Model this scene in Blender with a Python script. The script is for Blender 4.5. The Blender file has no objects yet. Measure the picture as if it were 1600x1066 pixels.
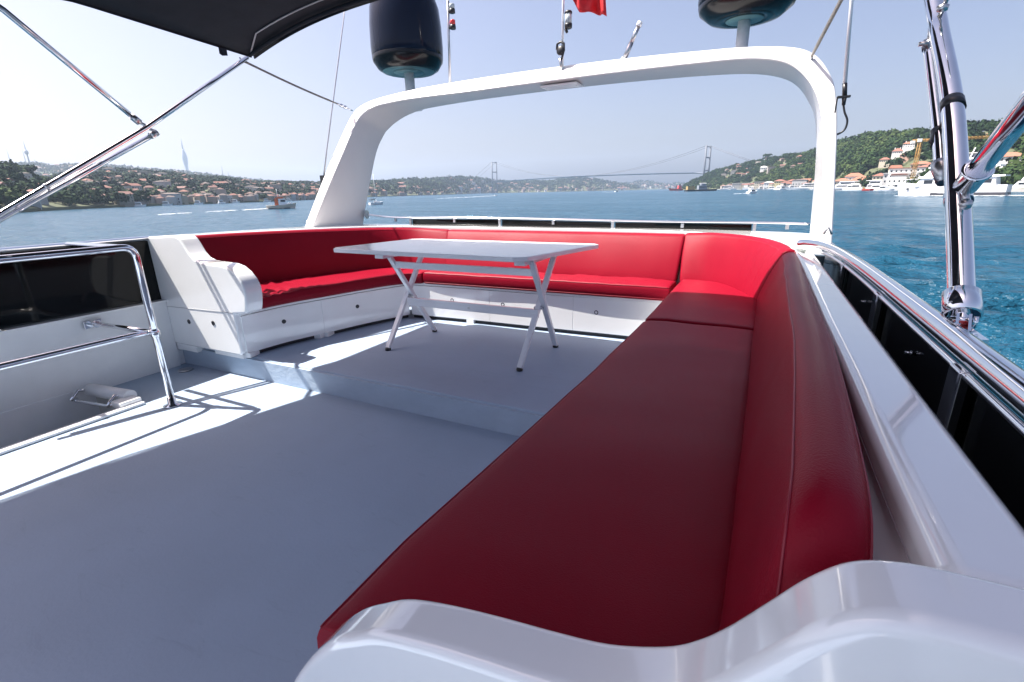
import bpy, bmesh, math, random
import numpy as np
from mathutils import Vector, Matrix, noise as mnoise

random.seed(7)
rng = np.random.default_rng(7)
R = math.radians
SC = bpy.context.scene
COL = SC.collection

# ------------------------------------------------------------------ camera, light, exposure
cam_d = bpy.data.cameras.new('camera')
cam_d.sensor_fit = 'HORIZONTAL'; cam_d.sensor_width = 36.0; cam_d.lens = 36.0 * 753.0 / 1600.0
cam_d.clip_start = 0.02; cam_d.clip_end = 60000
cam = bpy.data.objects.new('camera', cam_d); COL.objects.link(cam)
cam.matrix_world = (Matrix.Translation((0, 0, 1.224)) @ Matrix.Rotation(R(26.7), 4, 'Z')
                    @ Matrix.Rotation(R(90 - 17.2), 4, 'X') @ Matrix.Rotation(R(-1.2), 4, 'Z'))
SC.camera = cam

SUN_EL, SUN_AZ = 58.2, 252.3          # azimuth clockwise from +Y
world = bpy.data.worlds.new('World'); SC.world = world; world.use_nodes = True
wn = world.node_tree; wbg = wn.nodes['Background']
sky = wn.nodes.new('ShaderNodeTexSky'); sky.sky_type = 'NISHITA'; sky.sun_disc = False
sky.sun_elevation = R(SUN_EL); sky.sun_rotation = R(SUN_AZ)
sky.altitude = 0; sky.air_density = 1.0; sky.dust_density = 4.2; sky.ozone_density = 2.5
wmx = wn.nodes.new('ShaderNodeMix'); wmx.data_type = 'RGBA'; wmx.blend_type = 'MULTIPLY'; wmx.inputs[0].default_value = 1.0
wmx.inputs[7].default_value = (0.985, 0.850, 0.855, 1)        # white balance of the sky light
wn.links.new(sky.outputs[0], wmx.inputs[6]); wn.links.new(wmx.outputs[2], wbg.inputs[0]); wbg.inputs[1].default_value = 0.079
sun_d = bpy.data.lights.new('sun', 'SUN'); sun_d.energy = 5.0; sun_d.angle = R(0.53); sun_d.color = (1.0, 0.96, 0.90)
sun = bpy.data.objects.new('sun', sun_d); COL.objects.link(sun)
sdir = Vector((math.sin(R(SUN_AZ)) * math.cos(R(SUN_EL)), math.cos(R(SUN_AZ)) * math.cos(R(SUN_EL)), math.sin(R(SUN_EL))))
sun.rotation_euler = sdir.to_track_quat('Z', 'Y').to_euler(); sun.location = sdir * 30
SC.view_settings.view_transform = 'Standard'; SC.view_settings.look = 'None'
SC.view_settings.gamma = 1.0; SC.view_settings.exposure = 1.50; SC.view_settings.use_curve_mapping = False
SC.cycles.use_denoising = True
SC.cycles.max_bounces = 8; SC.cycles.volume_bounces = 1
SC.cycles.caustics_reflective = False; SC.cycles.caustics_refractive = False

# ------------------------------------------------------------------ materials
MATS = {}
def mat(name, color, rough=0.5, metal=0.0, var=0.0, vscale=6.0, bump=0.0, bscale=40.0, coat=0.0, spec=0.5, color2=None, stretch=(1, 1, 1), rvar=0.0, trans=0.0, scuff=0.0):
    if name in MATS: return MATS[name]
    m = bpy.data.materials.new(name); m.use_nodes = True
    nt = m.node_tree; b = nt.nodes['Principled BSDF']
    b.inputs['Base Color'].default_value = (*color, 1); b.inputs['Roughness'].default_value = rough
    b.inputs['Metallic'].default_value = metal
    b.inputs['Coat Weight'].default_value = coat; b.inputs['Coat Roughness'].default_value = 0.05
    b.inputs['Specular IOR Level'].default_value = spec
    b.inputs['Transmission Weight'].default_value = trans
    tc = nt.nodes.new('ShaderNodeTexCoord'); mp = nt.nodes.new('ShaderNodeMapping'); mp.inputs['Scale'].default_value = stretch
    nt.links.new(tc.outputs['Object'], mp.inputs[0])
    if var > 0 or color2:
        n = nt.nodes.new('ShaderNodeTexNoise'); n.inputs['Scale'].default_value = vscale; n.inputs['Detail'].default_value = 6; n.inputs['Roughness'].default_value = 0.6
        nt.links.new(mp.outputs[0], n.inputs['Vector'])
        r = nt.nodes.new('ShaderNodeValToRGB'); r.color_ramp.elements[0].position = 0.32; r.color_ramp.elements[1].position = 0.68
        c2 = color2 if color2 else tuple(c * (1 - var) for c in color)
        r.color_ramp.elements[0].color = (*c2, 1); r.color_ramp.elements[1].color = (*color, 1)
        nt.links.new(n.outputs[0], r.inputs[0]); nt.links.new(r.outputs[0], b.inputs['Base Color'])
        if scuff:
            sm = nt.nodes.new('ShaderNodeMapping'); sm.inputs['Scale'].default_value = (2.5, 9, 4); sm.inputs['Rotation'].default_value = (0, 0, 0.5); nt.links.new(tc.outputs['Object'], sm.inputs[0])
            sn = nt.nodes.new('ShaderNodeTexNoise'); sn.inputs['Scale'].default_value = 1.7; sn.inputs['Detail'].default_value = 9; sn.inputs['Roughness'].default_value = 0.72; sn.inputs['Distortion'].default_value = 1.2; nt.links.new(sm.outputs[0], sn.inputs['Vector'])
            sr = nt.nodes.new('ShaderNodeMapRange'); sr.inputs['From Min'].default_value = 0.58; sr.inputs['From Max'].default_value = 0.74; sr.inputs['To Max'].default_value = scuff; nt.links.new(sn.outputs[0], sr.inputs[0])
            mx = nt.nodes.new('ShaderNodeMix'); mx.data_type = 'RGBA'; mx.inputs[7].default_value = tuple(c * 0.55 for c in color) + (1,); nt.links.new(sr.outputs[0], mx.inputs[0]); nt.links.new(r.outputs[0], mx.inputs[6]); nt.links.new(mx.outputs[2], b.inputs['Base Color'])
        if rvar:
            mr = nt.nodes.new('ShaderNodeMapRange'); mr.inputs['To Min'].default_value = max(0.02, rough - rvar); mr.inputs['To Max'].default_value = rough + rvar
            nt.links.new(n.outputs[0], mr.inputs[0]); nt.links.new(mr.outputs[0], b.inputs['Roughness'])
    if bump > 0:
        n2 = nt.nodes.new('ShaderNodeTexNoise'); n2.inputs['Scale'].default_value = bscale; n2.inputs['Detail'].default_value = 4
        nt.links.new(mp.outputs[0], n2.inputs['Vector'])
        bp = nt.nodes.new('ShaderNodeBump'); bp.inputs['Strength'].default_value = bump; bp.inputs['Distance'].default_value = 0.01
        nt.links.new(n2.outputs[0], bp.inputs['Height']); nt.links.new(bp.outputs[0], b.inputs['Normal'])
    MATS[name] = m
    return m

gel = mat('white_gelcoat', (0.88, 0.88, 0.87), 0.13, var=0.04, vscale=3.5, bump=0.05, bscale=7, coat=1.0)
gel2 = mat('white_paint', (0.82, 0.82, 0.82), 0.35, var=0.08, vscale=4, bump=0.08, bscale=14)
deckm = mat('grey_deck_paint', (0.315, 0.395, 0.505), 0.60, var=0.12, vscale=1.6, bump=0.10, bscale=70, rvar=0.08, scuff=0.30)
deckriser = mat('deck_riser_paint', (0.36, 0.43, 0.52), 0.5, var=0.10, vscale=5, bump=0.45, bscale=14, stretch=(1, 1, 2))
red = mat('red_vinyl', (0.235, 0.005, 0.018), 0.38, var=0.10, vscale=3, bump=0.16, bscale=380, spec=0.10, rvar=0.05)
redseam = mat('red_vinyl_seam', (0.25, 0.008, 0.024), 0.45)
chrome = mat('polished_steel', (0.80, 0.80, 0.82), 0.07, metal=1.0, var=0.06, vscale=12, rvar=0.03)
chromed = mat('dull_steel', (0.55, 0.55, 0.56), 0.28, metal=1.0, var=0.15, vscale=25)
blackac = mat('black_acrylic', (0.004, 0.005, 0.005), 0.06, spec=0.28)
blackpl = mat('black_plastic', (0.015, 0.015, 0.017), 0.4, var=0.2, vscale=20)
canv = mat('navy_canvas', (0.022, 0.024, 0.031), 0.85, var=0.25, vscale=9, bump=0.3, bscale=300, spec=0.2)
glint_joint = mat('grey_glint_joint', (0.35, 0.36, 0.38), 0.6, var=0.2, vscale=30)  # grey of the armrest joint and of the glint painted along the awning sleeve
domeb = mat('dark_blue_dome', (0.005, 0.009, 0.022), 0.12, var=0.15, vscale=4, spec=0.22)
domek = mat('black_dome_base', (0.005, 0.006, 0.008), 0.2, spec=0.3, var=0.2, vscale=8)
domeg = mat('green_grey_underside', (0.10, 0.20, 0.22), 0.4, var=0.2, vscale=8)
tablew = mat('white_table_paint', (0.74, 0.75, 0.78), 0.16, var=0.06, vscale=5, bump=0.05, bscale=20, coat=0.3)
ropem = mat('grey_rope', (0.36, 0.34, 0.30), 0.8, var=0.55, vscale=120, bump=0.6, bscale=160)
flagr = mat('red_flag_cloth', (0.55, 0.01, 0.015), 0.7, var=0.2, vscale=12)
redlens = mat('red_lens', (0.6, 0.02, 0.02), 0.15, coat=0.5)
clearl = mat('clear_lens', (0.45, 0.50, 0.50), 0.12, coat=0.5)
darkhole = mat('dark_vent', (0.02, 0.02, 0.025), 0.4)
whitepl = mat('white_plastic', (0.78, 0.78, 0.78), 0.3)

# ------------------------------------------------------------------ mesh helpers
def link(name, me, mats, parent=None):
    o = bpy.data.objects.new(name, me); COL.objects.link(o)
    for m in (mats if isinstance(mats, (list, tuple)) else [mats]):
        me.materials.append(m)
    if parent is not None:
        o.parent = parent
        o.matrix_parent_inverse = Matrix.Translation(-Vector(parent.location)) if not parent.parent else parent_inv(parent)
    return o
def parent_inv(p):
    m = Matrix.Identity(4); q = p
    chain = []
    while q: chain.append(q); q = q.parent
    for c in reversed(chain): m = m @ c.matrix_parent_inverse @ c.matrix_basis
    return m.inverted()

class MB:
    """collects vertices and faces of ONE mesh"""
    def __init__(s): s.v = []; s.f = []; s.m = []; s.sm = []
    def add(s, verts, faces, mi=0, smooth=True):
        k = len(s.v); s.v += [tuple(p) for p in verts]
        for f in faces: s.f.append(tuple(i + k for i in f)); s.m.append(mi); s.sm.append(smooth)
    def box(s, a, b, mi=0, rot=0.0, c=None):
        x0, y0, z0 = a; x1, y1, z1 = b
        p = [(x0, y0, z0), (x1, y0, z0), (x1, y1, z0), (x0, y1, z0), (x0, y0, z1), (x1, y0, z1), (x1, y1, z1), (x0, y1, z1)]
        if rot:
            cx, cy = c if c else ((x0 + x1) / 2, (y0 + y1) / 2); cs, sn = math.cos(rot), math.sin(rot)
            p = [(cx + (x - cx) * cs - (y - cy) * sn, cy + (x - cx) * sn + (y - cy) * cs, z) for x, y, z in p]
        s.add(p, [(3, 2, 1, 0), (4, 5, 6, 7), (0, 1, 5, 4), (1, 2, 6, 5), (2, 3, 7, 6), (3, 0, 4, 7)], mi, False)
    def tube(s, pts, r, n=12, mi=0, caps=True):
        pts = [Vector(p) for p in pts]
        rs = r if isinstance(r, (list, tuple)) else [r] * len(pts)
        rings = []; prev = None
        for i, p in enumerate(pts):
            t = (pts[min(i + 1, len(pts) - 1)] - pts[max(i - 1, 0)]).normalized()
            if prev is None:
                u = t.orthogonal().normalized()
            else:
                u = (prev - t * prev.dot(t)).normalized()
            prev = u; w = t.cross(u)
            rings.append([p + (u * math.cos(2 * math.pi * k / n) + w * math.sin(2 * math.pi * k / n)) * rs[i] for k in range(n)])
        s.loft(rings, caps, mi)
    def loft(s, rings, caps=True, mi=0, closed=True, smooth=True):
        n = len(rings[0]); v = [p for r in rings for p in r]; f = []
        for i in range(len(rings) - 1):
            for k in range(n if closed else n - 1):
                a = i * n + k; b = i * n + (k + 1) % n
                f.append((a, b, b + n, a + n))
        s.add(v, f, mi, smooth)
        if caps:
            k = len(s.v) - len(v)
            s.f.append(tuple(k + j for j in reversed(range(n)))); s.m.append(mi); s.sm.append(False)
            s.f.append(tuple(k + (len(rings) - 1) * n + j for j in range(n))); s.m.append(mi); s.sm.append(False)
    def lathe(s, c, prof, n=32, mi=0, axis=(0, 0, 1)):
        ax = Vector(axis).normalized(); u = ax.orthogonal().normalized(); w = ax.cross(u); c = Vector(c)
        s.loft([[c + ax * h + (u * math.cos(2 * math.pi * k / n) + w * math.sin(2 * math.pi * k / n)) * max(r, 1e-4) for k in range(n)] for r, h in prof], True, mi)
    def prism_xz(s, prof, y0, y1, mi=0):
        s.loft([[(x, y0, z) for x, z in prof], [(x, y1, z) for x, z in prof]], True, mi, smooth=False)
    def build(s, name, mats, parent=None, bevel=0.0, seg=3, angle=30):
        me = bpy.data.meshes.new(name); me.from_pydata(s.v, [], s.f)
        me.polygons.foreach_set('material_index', s.m); me.polygons.foreach_set('use_smooth', s.sm if not bevel else [True] * len(s.f))
        bm = bmesh.new(); bm.from_mesh(me); bmesh.ops.recalc_face_normals(bm, faces=bm.faces); bm.to_mesh(me); bm.free()
        o = link(name, me, mats, parent)
        if bevel:
            b = o.modifiers.new('bevel', 'BEVEL'); b.width = bevel; b.segments = seg; b.limit_method = 'ANGLE'; b.angle_limit = R(angle); b.harden_normals = True
        return o

def tag(o, label=None, cat=None, group=None, kind=None):
    if label: o['label'] = label
    if cat: o['category'] = cat
    if group: o['group'] = group
    if kind: o['kind'] = kind
    return o
def thing(name, label, cat, loc=(0, 0, 0), group=None):
    o = bpy.data.objects.new(name, None); COL.objects.link(o); o.location = loc; o.empty_display_size = 0.1
    return tag(o, label, cat, group)

def resample(pts, step):
    pts = [Vector(p) for p in pts]; out = [pts[0]]
    d = [0.0]
    for a, b in zip(pts, pts[1:]): d.append(d[-1] + (b - a).length)
    n = max(2, int(d[-1] / step)); res = []
    for i in range(n + 1):
        t = d[-1] * i / n; k = 0
        while k < len(d) - 2 and d[k + 1] < t: k += 1
        q = (t - d[k]) / max(d[k + 1] - d[k], 1e-9); res.append(pts[k].lerp(pts[k + 1], q))
    return res
def spline(pts, per=8):
    """Catmull-Rom through pts"""
    P = [Vector(p) for p in pts]; P = [P[0] * 2 - P[1]] + P + [P[-1] * 2 - P[-2]]; out = []
    for i in range(1, len(P) - 2):
        for k in range(per):
            t = k / per; a, b, c, d = P[i - 1], P[i], P[i + 1], P[i + 2]
            out.append(0.5 * ((2 * b) + (c - a) * t + (2 * a - 5 * b + 4 * c - d) * t * t + (3 * b - a - 3 * c + d) * t ** 3))
    out.append(P[-2]); return out
def lerp_path(path, n):
    """path resampled to n+1 stations by arc length"""
    L = sum((Vector(b) - Vector(a)).length for a, b in zip(path, path[1:]))
    r = resample(path, L / n * 0.9999)
    return r[:n + 1] if len(r) > n else r + [r[-1]] * (n + 1 - len(r))

WZ = -3.776                                  # sea level (lower deck is z = 0)
def pol(az, d, z=0.0):                       # bearing in degrees clockwise from the boat's long axis
    return Vector((math.sin(R(az)) * d, math.cos(R(az)) * d, z))

# ================================================================== SETTING: water
def build_sea():
    az = np.concatenate([np.linspace(-98, 62, 620), np.linspace(62, 262, 60)[1:]])
    rad = np.concatenate([[2.0], np.geomspace(3.0, 6400, 330)])
    A, D = np.meshgrid(np.radians(az), rad)
    X = np.sin(A) * D; Y = np.cos(A) * D; Z = np.full_like(X, 0.0)
    r2 = np.random.default_rng(3)
    dr = np.gradient(rad)[:, None]; da = D * math.radians(160 / 620)
    cell = np.maximum(dr * np.ones_like(D), da)
    for i in range(46):
        lam = 0.5 * (1.115 ** i) if i < 30 else r2.uniform(1.2, 7)
        th = R(78) + r2.normal(0, 0.42); k = 2 * math.pi / lam
        amp = 0.024 * lam ** 0.62 * r2.uniform(0.6, 1.2)
        ph = r2.uniform(0, 6.28)
        phase = k * (X * math.cos(th) + Y * math.sin(th)) + ph + 1.1 * np.sin(X * 0.11 * r2.uniform(.5, 1.5) + Y * 0.13 * r2.uniform(.5, 1.5) + ph)
        w = np.clip(lam / (cell * 2.6) - 1, 0, 1)
        s = np.sin(phase)
        Z += amp * w * (1 - 1.6 * np.abs(s) ** 0.9 + 0.2)
    patch = 0.65 + 0.35 * np.sin(X * 0.045 + 1.3 * np.sin(Y * 0.031)) * np.sin(Y * 0.038 + np.sin(X * 0.027))
    Z = Z * patch
    n = len(az); m = len(rad)
    co = np.stack([X, Y, Z + WZ], -1).reshape(-1, 3)
    i, j = np.meshgrid(np.arange(m - 1), np.arange(n), indexing='ij')
    q = np.stack([i * n + j, i * n + (j + 1) % n, (i + 1) * n + (j + 1) % n, (i + 1) * n + j], -1).reshape(-1, 4)[:, ::-1]
    me = bpy.data.meshes.new('sea'); nv = len(co); nf = len(q)
    me.vertices.add(nv); me.vertices.foreach_set('co', co.ravel())
    me.loops.add(nf * 4); me.loops.foreach_set('vertex_index', q.ravel().astype(np.int32))
    me.polygons.add(nf); me.polygons.foreach_set('loop_start', np.arange(0, nf * 4, 4, dtype=np.int32))
    me.polygons.foreach_set('use_smooth', np.ones(nf, bool)); me.update(calc_edges=True)
    m_ = bpy.data.materials.new('sea_water'); m_.use_nodes = True; nt = m_.node_tree; b = nt.nodes['Principled BSDF']
    b.inputs['Roughness'].default_value = 0.2; b.inputs['IOR'].default_value = 1.25
    tc = nt.nodes.new('ShaderNodeTexCoord')
    facs = []
    for sc_, det in ((0.016, 5), (0.16, 7)):
        mp = nt.nodes.new('ShaderNodeMapping'); mp.inputs['Scale'].default_value = (0.35, 1.0, 1.0); mp.inputs['Rotation'].default_value = (0, 0, R(-27))
        nt.links.new(tc.outputs['Object'], mp.inputs[0])
        nc = nt.nodes.new('ShaderNodeTexNoise'); nc.inputs['Scale'].default_value = sc_; nc.inputs['Detail'].default_value = det; nc.inputs['Roughness'].default_value = 0.65
        nt.links.new(mp.outputs[0], nc.inputs['Vector']); facs.append(nc)
    av = nt.nodes.new('ShaderNodeMath'); av.operation = 'ADD'; nt.links.new(facs[0].outputs[0], av.inputs[0]); nt.links.new(facs[1].outputs[0], av.inputs[1])
    hv = nt.nodes.new('ShaderNodeMath'); hv.operation = 'MULTIPLY'; hv.inputs[1].default_value = 0.5; nt.links.new(av.outputs[0], hv.inputs[0])
    rp = nt.nodes.new('ShaderNodeValToRGB'); rp.color_ramp.elements[0].position = 0.38; rp.color_ramp.elements[1].position = 0.62
    rp.color_ramp.elements[0].color = (0.005, 0.043, 0.076, 1); rp.color_ramp.elements[1].color = (0.009, 0.064, 0.110, 1)
    nt.links.new(hv.outputs[0], rp.inputs[0]); nt.links.new(rp.outputs[0], b.inputs['Base Color'])
    rr = nt.nodes.new('ShaderNodeMapRange'); rr.inputs['From Min'].default_value = 0.38; rr.inputs['From Max'].default_value = 0.62; rr.inputs['To Min'].default_value = 0.26; rr.inputs['To Max'].default_value = 0.14
    nt.links.new(hv.outputs[0], rr.inputs[0]); nt.links.new(rr.outputs[0], b.inputs['Roughness'])
    # wind chop: facets tilted by the wave field itself
    mp = nt.nodes.new('ShaderNodeMapping'); mp.inputs['Scale'].default_value = (0.55, 1.0, 1.0); nt.links.new(tc.outputs['Object'], mp.inputs[0])
    nn_ = nt.nodes.new('ShaderNodeTexNoise'); nn_.inputs['Scale'].default_value = 0.9; nn_.inputs['Detail'].default_value = 5; nn_.inputs['Roughness'].default_value = 0.6
    nt.links.new(mp.outputs[0], nn_.inputs['Vector'])
    v1 = nt.nodes.new('ShaderNodeVectorMath'); v1.operation = 'SUBTRACT'; v1.inputs[1].default_value = (0.5, 0.5, 0.5); nt.links.new(nn_.outputs['Color'], v1.inputs[0])
    v2 = nt.nodes.new('ShaderNodeVectorMath'); v2.operation = 'MULTIPLY'; v2.inputs[1].default_value = (2.2, 2.9, 0.0); nt.links.new(v1.outputs[0], v2.inputs[0])
    ge = nt.nodes.new('ShaderNodeNewGeometry')
    v3 = nt.nodes.new('ShaderNodeVectorMath'); v3.operation = 'ADD'; nt.links.new(ge.outputs['Normal'], v3.inputs[0]); nt.links.new(v2.outputs[0], v3.inputs[1])
    v4 = nt.nodes.new('ShaderNodeVectorMath'); v4.operation = 'NORMALIZE'; nt.links.new(v3.outputs[0], v4.inputs[0])
    prev = v4
    for sc_, st, dist in ((6.0, 0.8, 0.10), (1.5, 1.0, 0.40), (0.33, 0.8, 1.2)):
        mp = nt.nodes.new('ShaderNodeMapping'); mp.inputs['Scale'].default_value = (0.55, 1.0, 1.0); mp.inputs['Rotation'].default_value = (0, 0, R(40))
        nt.links.new(tc.outputs['Object'], mp.inputs[0])
        n_ = nt.nodes.new('ShaderNodeTexNoise'); n_.inputs['Scale'].default_value = sc_; n_.inputs['Detail'].default_value = 4; n_.inputs['Roughness'].default_value = 0.55
        nt.links.new(mp.outputs[0], n_.inputs['Vector'])
        bp = nt.nodes.new('ShaderNodeBump'); bp.inputs['Strength'].default_value = st; bp.inputs['Distance'].default_value = dist
        nt.links.new(n_.outputs[0], bp.inputs['Height'])
        if prev: nt.links.new(prev.outputs[0], bp.inputs['Normal'])
        prev = bp
    nt.links.new(prev.outputs[0], b.inputs['Normal'])
    o = link('sea', me, m_); tag(o, kind='structure'); return o
build_sea()

# ================================================================== SETTING: hills, woods, houses
# bearing, distance of the shore, distance of the ridge, height of the ridge above the water
RIDGE_FAR = [(-76, 1500, 2900, 137), (-73.4, 1500, 2900, 136.9), (-71.32, 1500, 2900, 141.2), (-70.77, 1500, 2900, 144.2), (-69.81, 1500, 2900, 152.5), (-69.25, 1500, 2900, 150.6), (-68.31, 1500, 2900, 143.9), (-67.49, 1500, 2900, 147.1), (-66.65, 1500, 2900, 153.0), (-64.09, 1500, 2900, 147.0), (-61.37, 1500, 2900, 131.7), (-58.43, 1500, 2900, 117.9), (-56.89, 1500, 2900, 109.0), (-55.3, 1500, 2900, 96.7), (-53.08, 1500, 2900, 83.7), (-51.36, 1500, 2900, 70.3), (-48.99, 1500, 2900, 52.8)]
NEAR_LEFT = [(-80, 320, 590, 36), (-73.98, 330, 600, 35.5), (-71.31, 350, 620, 34.6), (-70.8, 360, 620, 34.8), (-70.24, 370, 620, 31.7), (-69.64, 380, 610, 26.1), (-69.03, 390, 610, 24.0), (-68.2, 405, 600, 19.9), (-66.64, 430, 600, 16.0), (-64.57, 455, 590, 10.0), (-62.35, 480, 580, 4.9)]
MID_LEFT = [(-80, 420, 1000, 30), (-69.33, 420, 1000, 34.4), (-67.63, 430, 1050, 45.2), (-66.31, 440, 1100, 54.3), (-65.03, 450, 1150, 60.0), (-63.81, 460, 1150, 58.1), (-60.99, 500, 1150, 54.2), (-60.26, 505, 1150, 53.6), (-59.1, 515, 1150, 49.8), (-58.57, 520, 1150, 46.3), (-57.05, 540, 1150, 45.6), (-55.88, 550, 1150, 43.8), (-54.6, 570, 1150, 38.9), (-52.98, 590, 1200, 36.3), (-51.51, 620, 1250, 38.6), (-49.6, 680, 1300, 36.7), (-47.8, 760, 1400, 40.1), (-45.13, 900, 1550, 41.3), (-42.51, 1150, 1750, 42.8), (-41.78, 1200, 1800, 42.5), (-39.66, 1350, 1950, 50.2), (-37.93, 1450, 2100, 57.7), (-36.6, 1550, 2200, 62.0), (-34.2, 1750, 2400, 68.4), (-33.27, 1850, 2500, 77.7), (-31.7, 2150, 2600, 79.4), (-29.7, 2660, 2900, 81.0), (-28.55, 2700, 2950, 74.3), (-27.48, 2720, 3000, 65.3), (-26.32, 2740, 3050, 63.3), (-24.37, 2780, 3200, 67.7), (-22.14, 2700, 3300, 67.0), (-20.78, 2800, 3300, 77.1), (-19.43, 2850, 3300, 83.1), (-18.15, 2900, 3300, 81.4), (-16.6, 3000, 3400, 67.5), (-14.42, 3200, 3500, 43.6), (-13.31, 3300, 3600, 30.5), (-12.14, 3400, 3600, 16.2)]
CENTRE_FAR = [(-16.5, 4200, 4700, 30), (-14.9, 4200, 4700, 41.2), (-13.32, 4200, 4700, 54.8), (-12.24, 4200, 4700, 63.7), (-11.22, 4200, 4700, 61.7), (-9.8, 4200, 4700, 37.3), (-8.67, 4200, 4700, 35.1), (-7.18, 4200, 4700, 37.6), (-4.95, 4200, 4700, 33.3)]
RIGHT_HILL = [(-7.74, 1500, 1650, 9.3), (-7.31, 1480, 1650, 16.5), (-6.94, 1450, 1640, 22.7), (-6.21, 1400, 1620, 33.8), (-4.95, 1330, 1600, 51.0), (-4.1, 1280, 1570, 53.7), (-2.75, 1200, 1520, 62.4), (-1.76, 1150, 1480, 64.6), (-0.73, 1080, 1430, 67.6), (0.04, 1030, 1380, 71.8), (0.72, 990, 1340, 69.1), (1.98, 920, 1270, 69.7), (3.0, 860, 1210, 66.7), (4.08, 800, 1150, 69.5), (5.82, 700, 1050, 75.8), (6.64, 660, 1000, 75.8), (7.26, 630, 960, 74.1), (7.86, 600, 930, 74.7), (8.6, 570, 900, 73.7), (9.39, 540, 860, 70.1), (10.28, 510, 830, 68.3), (11.44, 480, 790, 63.9), (12.55, 450, 760, 61.5), (13.46, 430, 730, 61.7), (14.44, 410, 700, 60.7), (15.16, 400, 680, 58.3), (15.63, 395, 670, 56.4), (16.17, 385, 655, 56.8), (17.02, 370, 640, 57.3), (17.91, 360, 620, 57.1), (20.58, 340, 600, 55.0), (25, 330, 590, 51.1), (32, 330, 590, 45)]

class Hill:
    def __init__(s, prof, tree_h, rough, name, flat=0.0):
        s.flat = flat
        s.a = np.array([p[0] for p in prof]); s.ds = np.array([p[1] for p in prof], float); s.dr = np.array([p[2] for p in prof], float)
        s.h = np.maximum(np.array([p[3] for p in prof]) - tree_h, 3.0); s.rough = rough; s.name = name
    def at(s, az, t):
        """world point of the ground at bearing az, t = 0 shore .. 1 ridge"""
        ds = np.interp(az, s.a, s.ds); dr = np.interp(az, s.a, s.dr); h = np.interp(az, s.a, s.h)
        d = ds + (dr - ds) * t
        sh = np.where(t <= 1, np.clip((t - s.flat) / (1 - s.flat), 0, 1) ** 0.85, 1 - 0.35 * (t - 1) ** 1.2)
        bum = s.rough * np.sin(az * 2.3 + t * 5) * np.sin(t * 9 + az * 1.1) * np.clip(t * 3, 0, 1) * np.clip((1 - t) * 3, 0, 1)
        z = WZ + 1.6 + (h - 1.6) * sh + bum
        x = np.sin(np.radians(az)) * d; y = np.cos(np.radians(az)) * d
        return np.stack(np.broadcast_arrays(x, y, z), -1)
    def build(s, m):
        az = np.linspace(s.a[0], s.a[-1], 160); t = np.concatenate([[0, 0], np.linspace(0.02, 1.0, 22), [1.3, 1.7]])
        A, T = np.meshgrid(az, t); co = s.at(A, T); co[0, :, 2] = WZ - 2.0
        n = len(az); k = len(t); v = co.reshape(-1, 3); f = [(i * n + j, i * n + j + 1, (i + 1) * n + j + 1, (i + 1) * n + j) for i in range(k - 1) for j in range(n - 1)]
        me = bpy.data.meshes.new(s.name); me.from_pydata([tuple(p) for p in v], [], f); me.polygons.foreach_set('use_smooth', [True] * len(f))
        return tag(link(s.name, me, m), kind='structure')

hill_m = mat('dry_hill_ground', (0.10, 0.105, 0.05), 0.95, color2=(0.05, 0.065, 0.03), vscale=0.03)
far_m = mat('far_hill_scrub', (0.075, 0.085, 0.05), 0.95, color2=(0.045, 0.06, 0.035), vscale=0.02)
H_FAR = Hill(RIDGE_FAR, 3, 4, 'far_ridge'); H_NEAR = Hill(NEAR_LEFT, 5, 1.5, 'near_left_hill'); H_MID = Hill(MID_LEFT, 6, 3, 'left_shore_hill', 0.03)
H_CEN = Hill(CENTRE_FAR, 5, 3, 'distant_city_hill'); H_RIGHT = Hill(RIGHT_HILL, 6, 3, 'right_shore_hill', 0.17)
for h_, m_ in ((H_FAR, far_m), (H_NEAR, hill_m), (H_MID, hill_m), (H_CEN, far_m), (H_RIGHT, hill_m)): h_.build(m_)

# houses: one small mesh per kind, copied
roof_reds = [(0.20, 0.088, 0.065), (0.17, 0.085, 0.068), (0.15, 0.095, 0.078), (0.13, 0.10, 0.09)]
wall_cols = [(0.36, 0.32, 0.29), (0.30, 0.25, 0.21), (0.46, 0.45, 0.44), (0.31, 0.24, 0.21), (0.35, 0.31, 0.24)]
wallm = [mat('plaster_%s' % n, c, 0.85, var=0.15, vscale=0.4) for n, c in zip(('cream', 'tan', 'white', 'rose', 'yellow'), wall_cols)]
roofm = [mat('roof_tile_%s' % n, c, 0.85, var=0.25, vscale=0.8) for n, c in zip(('red', 'brick', 'brown', 'dark'), roof_reds)]
glassm = mat('window_glass', (0.03, 0.04, 0.05), 0.1)
def house_mesh(name, w, d, h, rh, wm, rm, hip=True, storeys=2):
    b = MB(); b.box((-w / 2, -d / 2, -6), (w / 2, d / 2, h))
    o = 0.5; W, D = w / 2 + o, d / 2 + o; hx = max(0.0, W - D) if hip else W
    v = [(-W, -D, h), (W, -D, h), (W, D, h), (-W, D, h), (-hx, 0, h + rh), (hx, 0, h + rh)]
    b.add(v, [(0, 1, 5, 4), (1, 2, 5), (2, 3, 4, 5), (3, 0, 4), (3, 2, 1, 0)], 1, False)
    n = max(2, int(w / 3))
    for st in range(storeys):
        z = 0.9 + st * 2.9
        if z + 1.5 > h: break
        for i in range(n):
            x = -w / 2 + w * (i + 0.5) / n
            for y in (-d / 2 - 0.04, d / 2 + 0.04):
                b.add([(x - .55, y, z), (x + .55, y, z), (x + .55, y, z + 1.5), (x - .55, y, z + 1.5)], [(0, 1, 2, 3)], 2, False)
    me = bpy.data.meshes.new(name); me.from_pydata(b.v, [], b.f); me.polygons.foreach_set('material_index', b.m)
    for m_ in (wm, rm, glassm): me.materials.append(m_)
    return me
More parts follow.
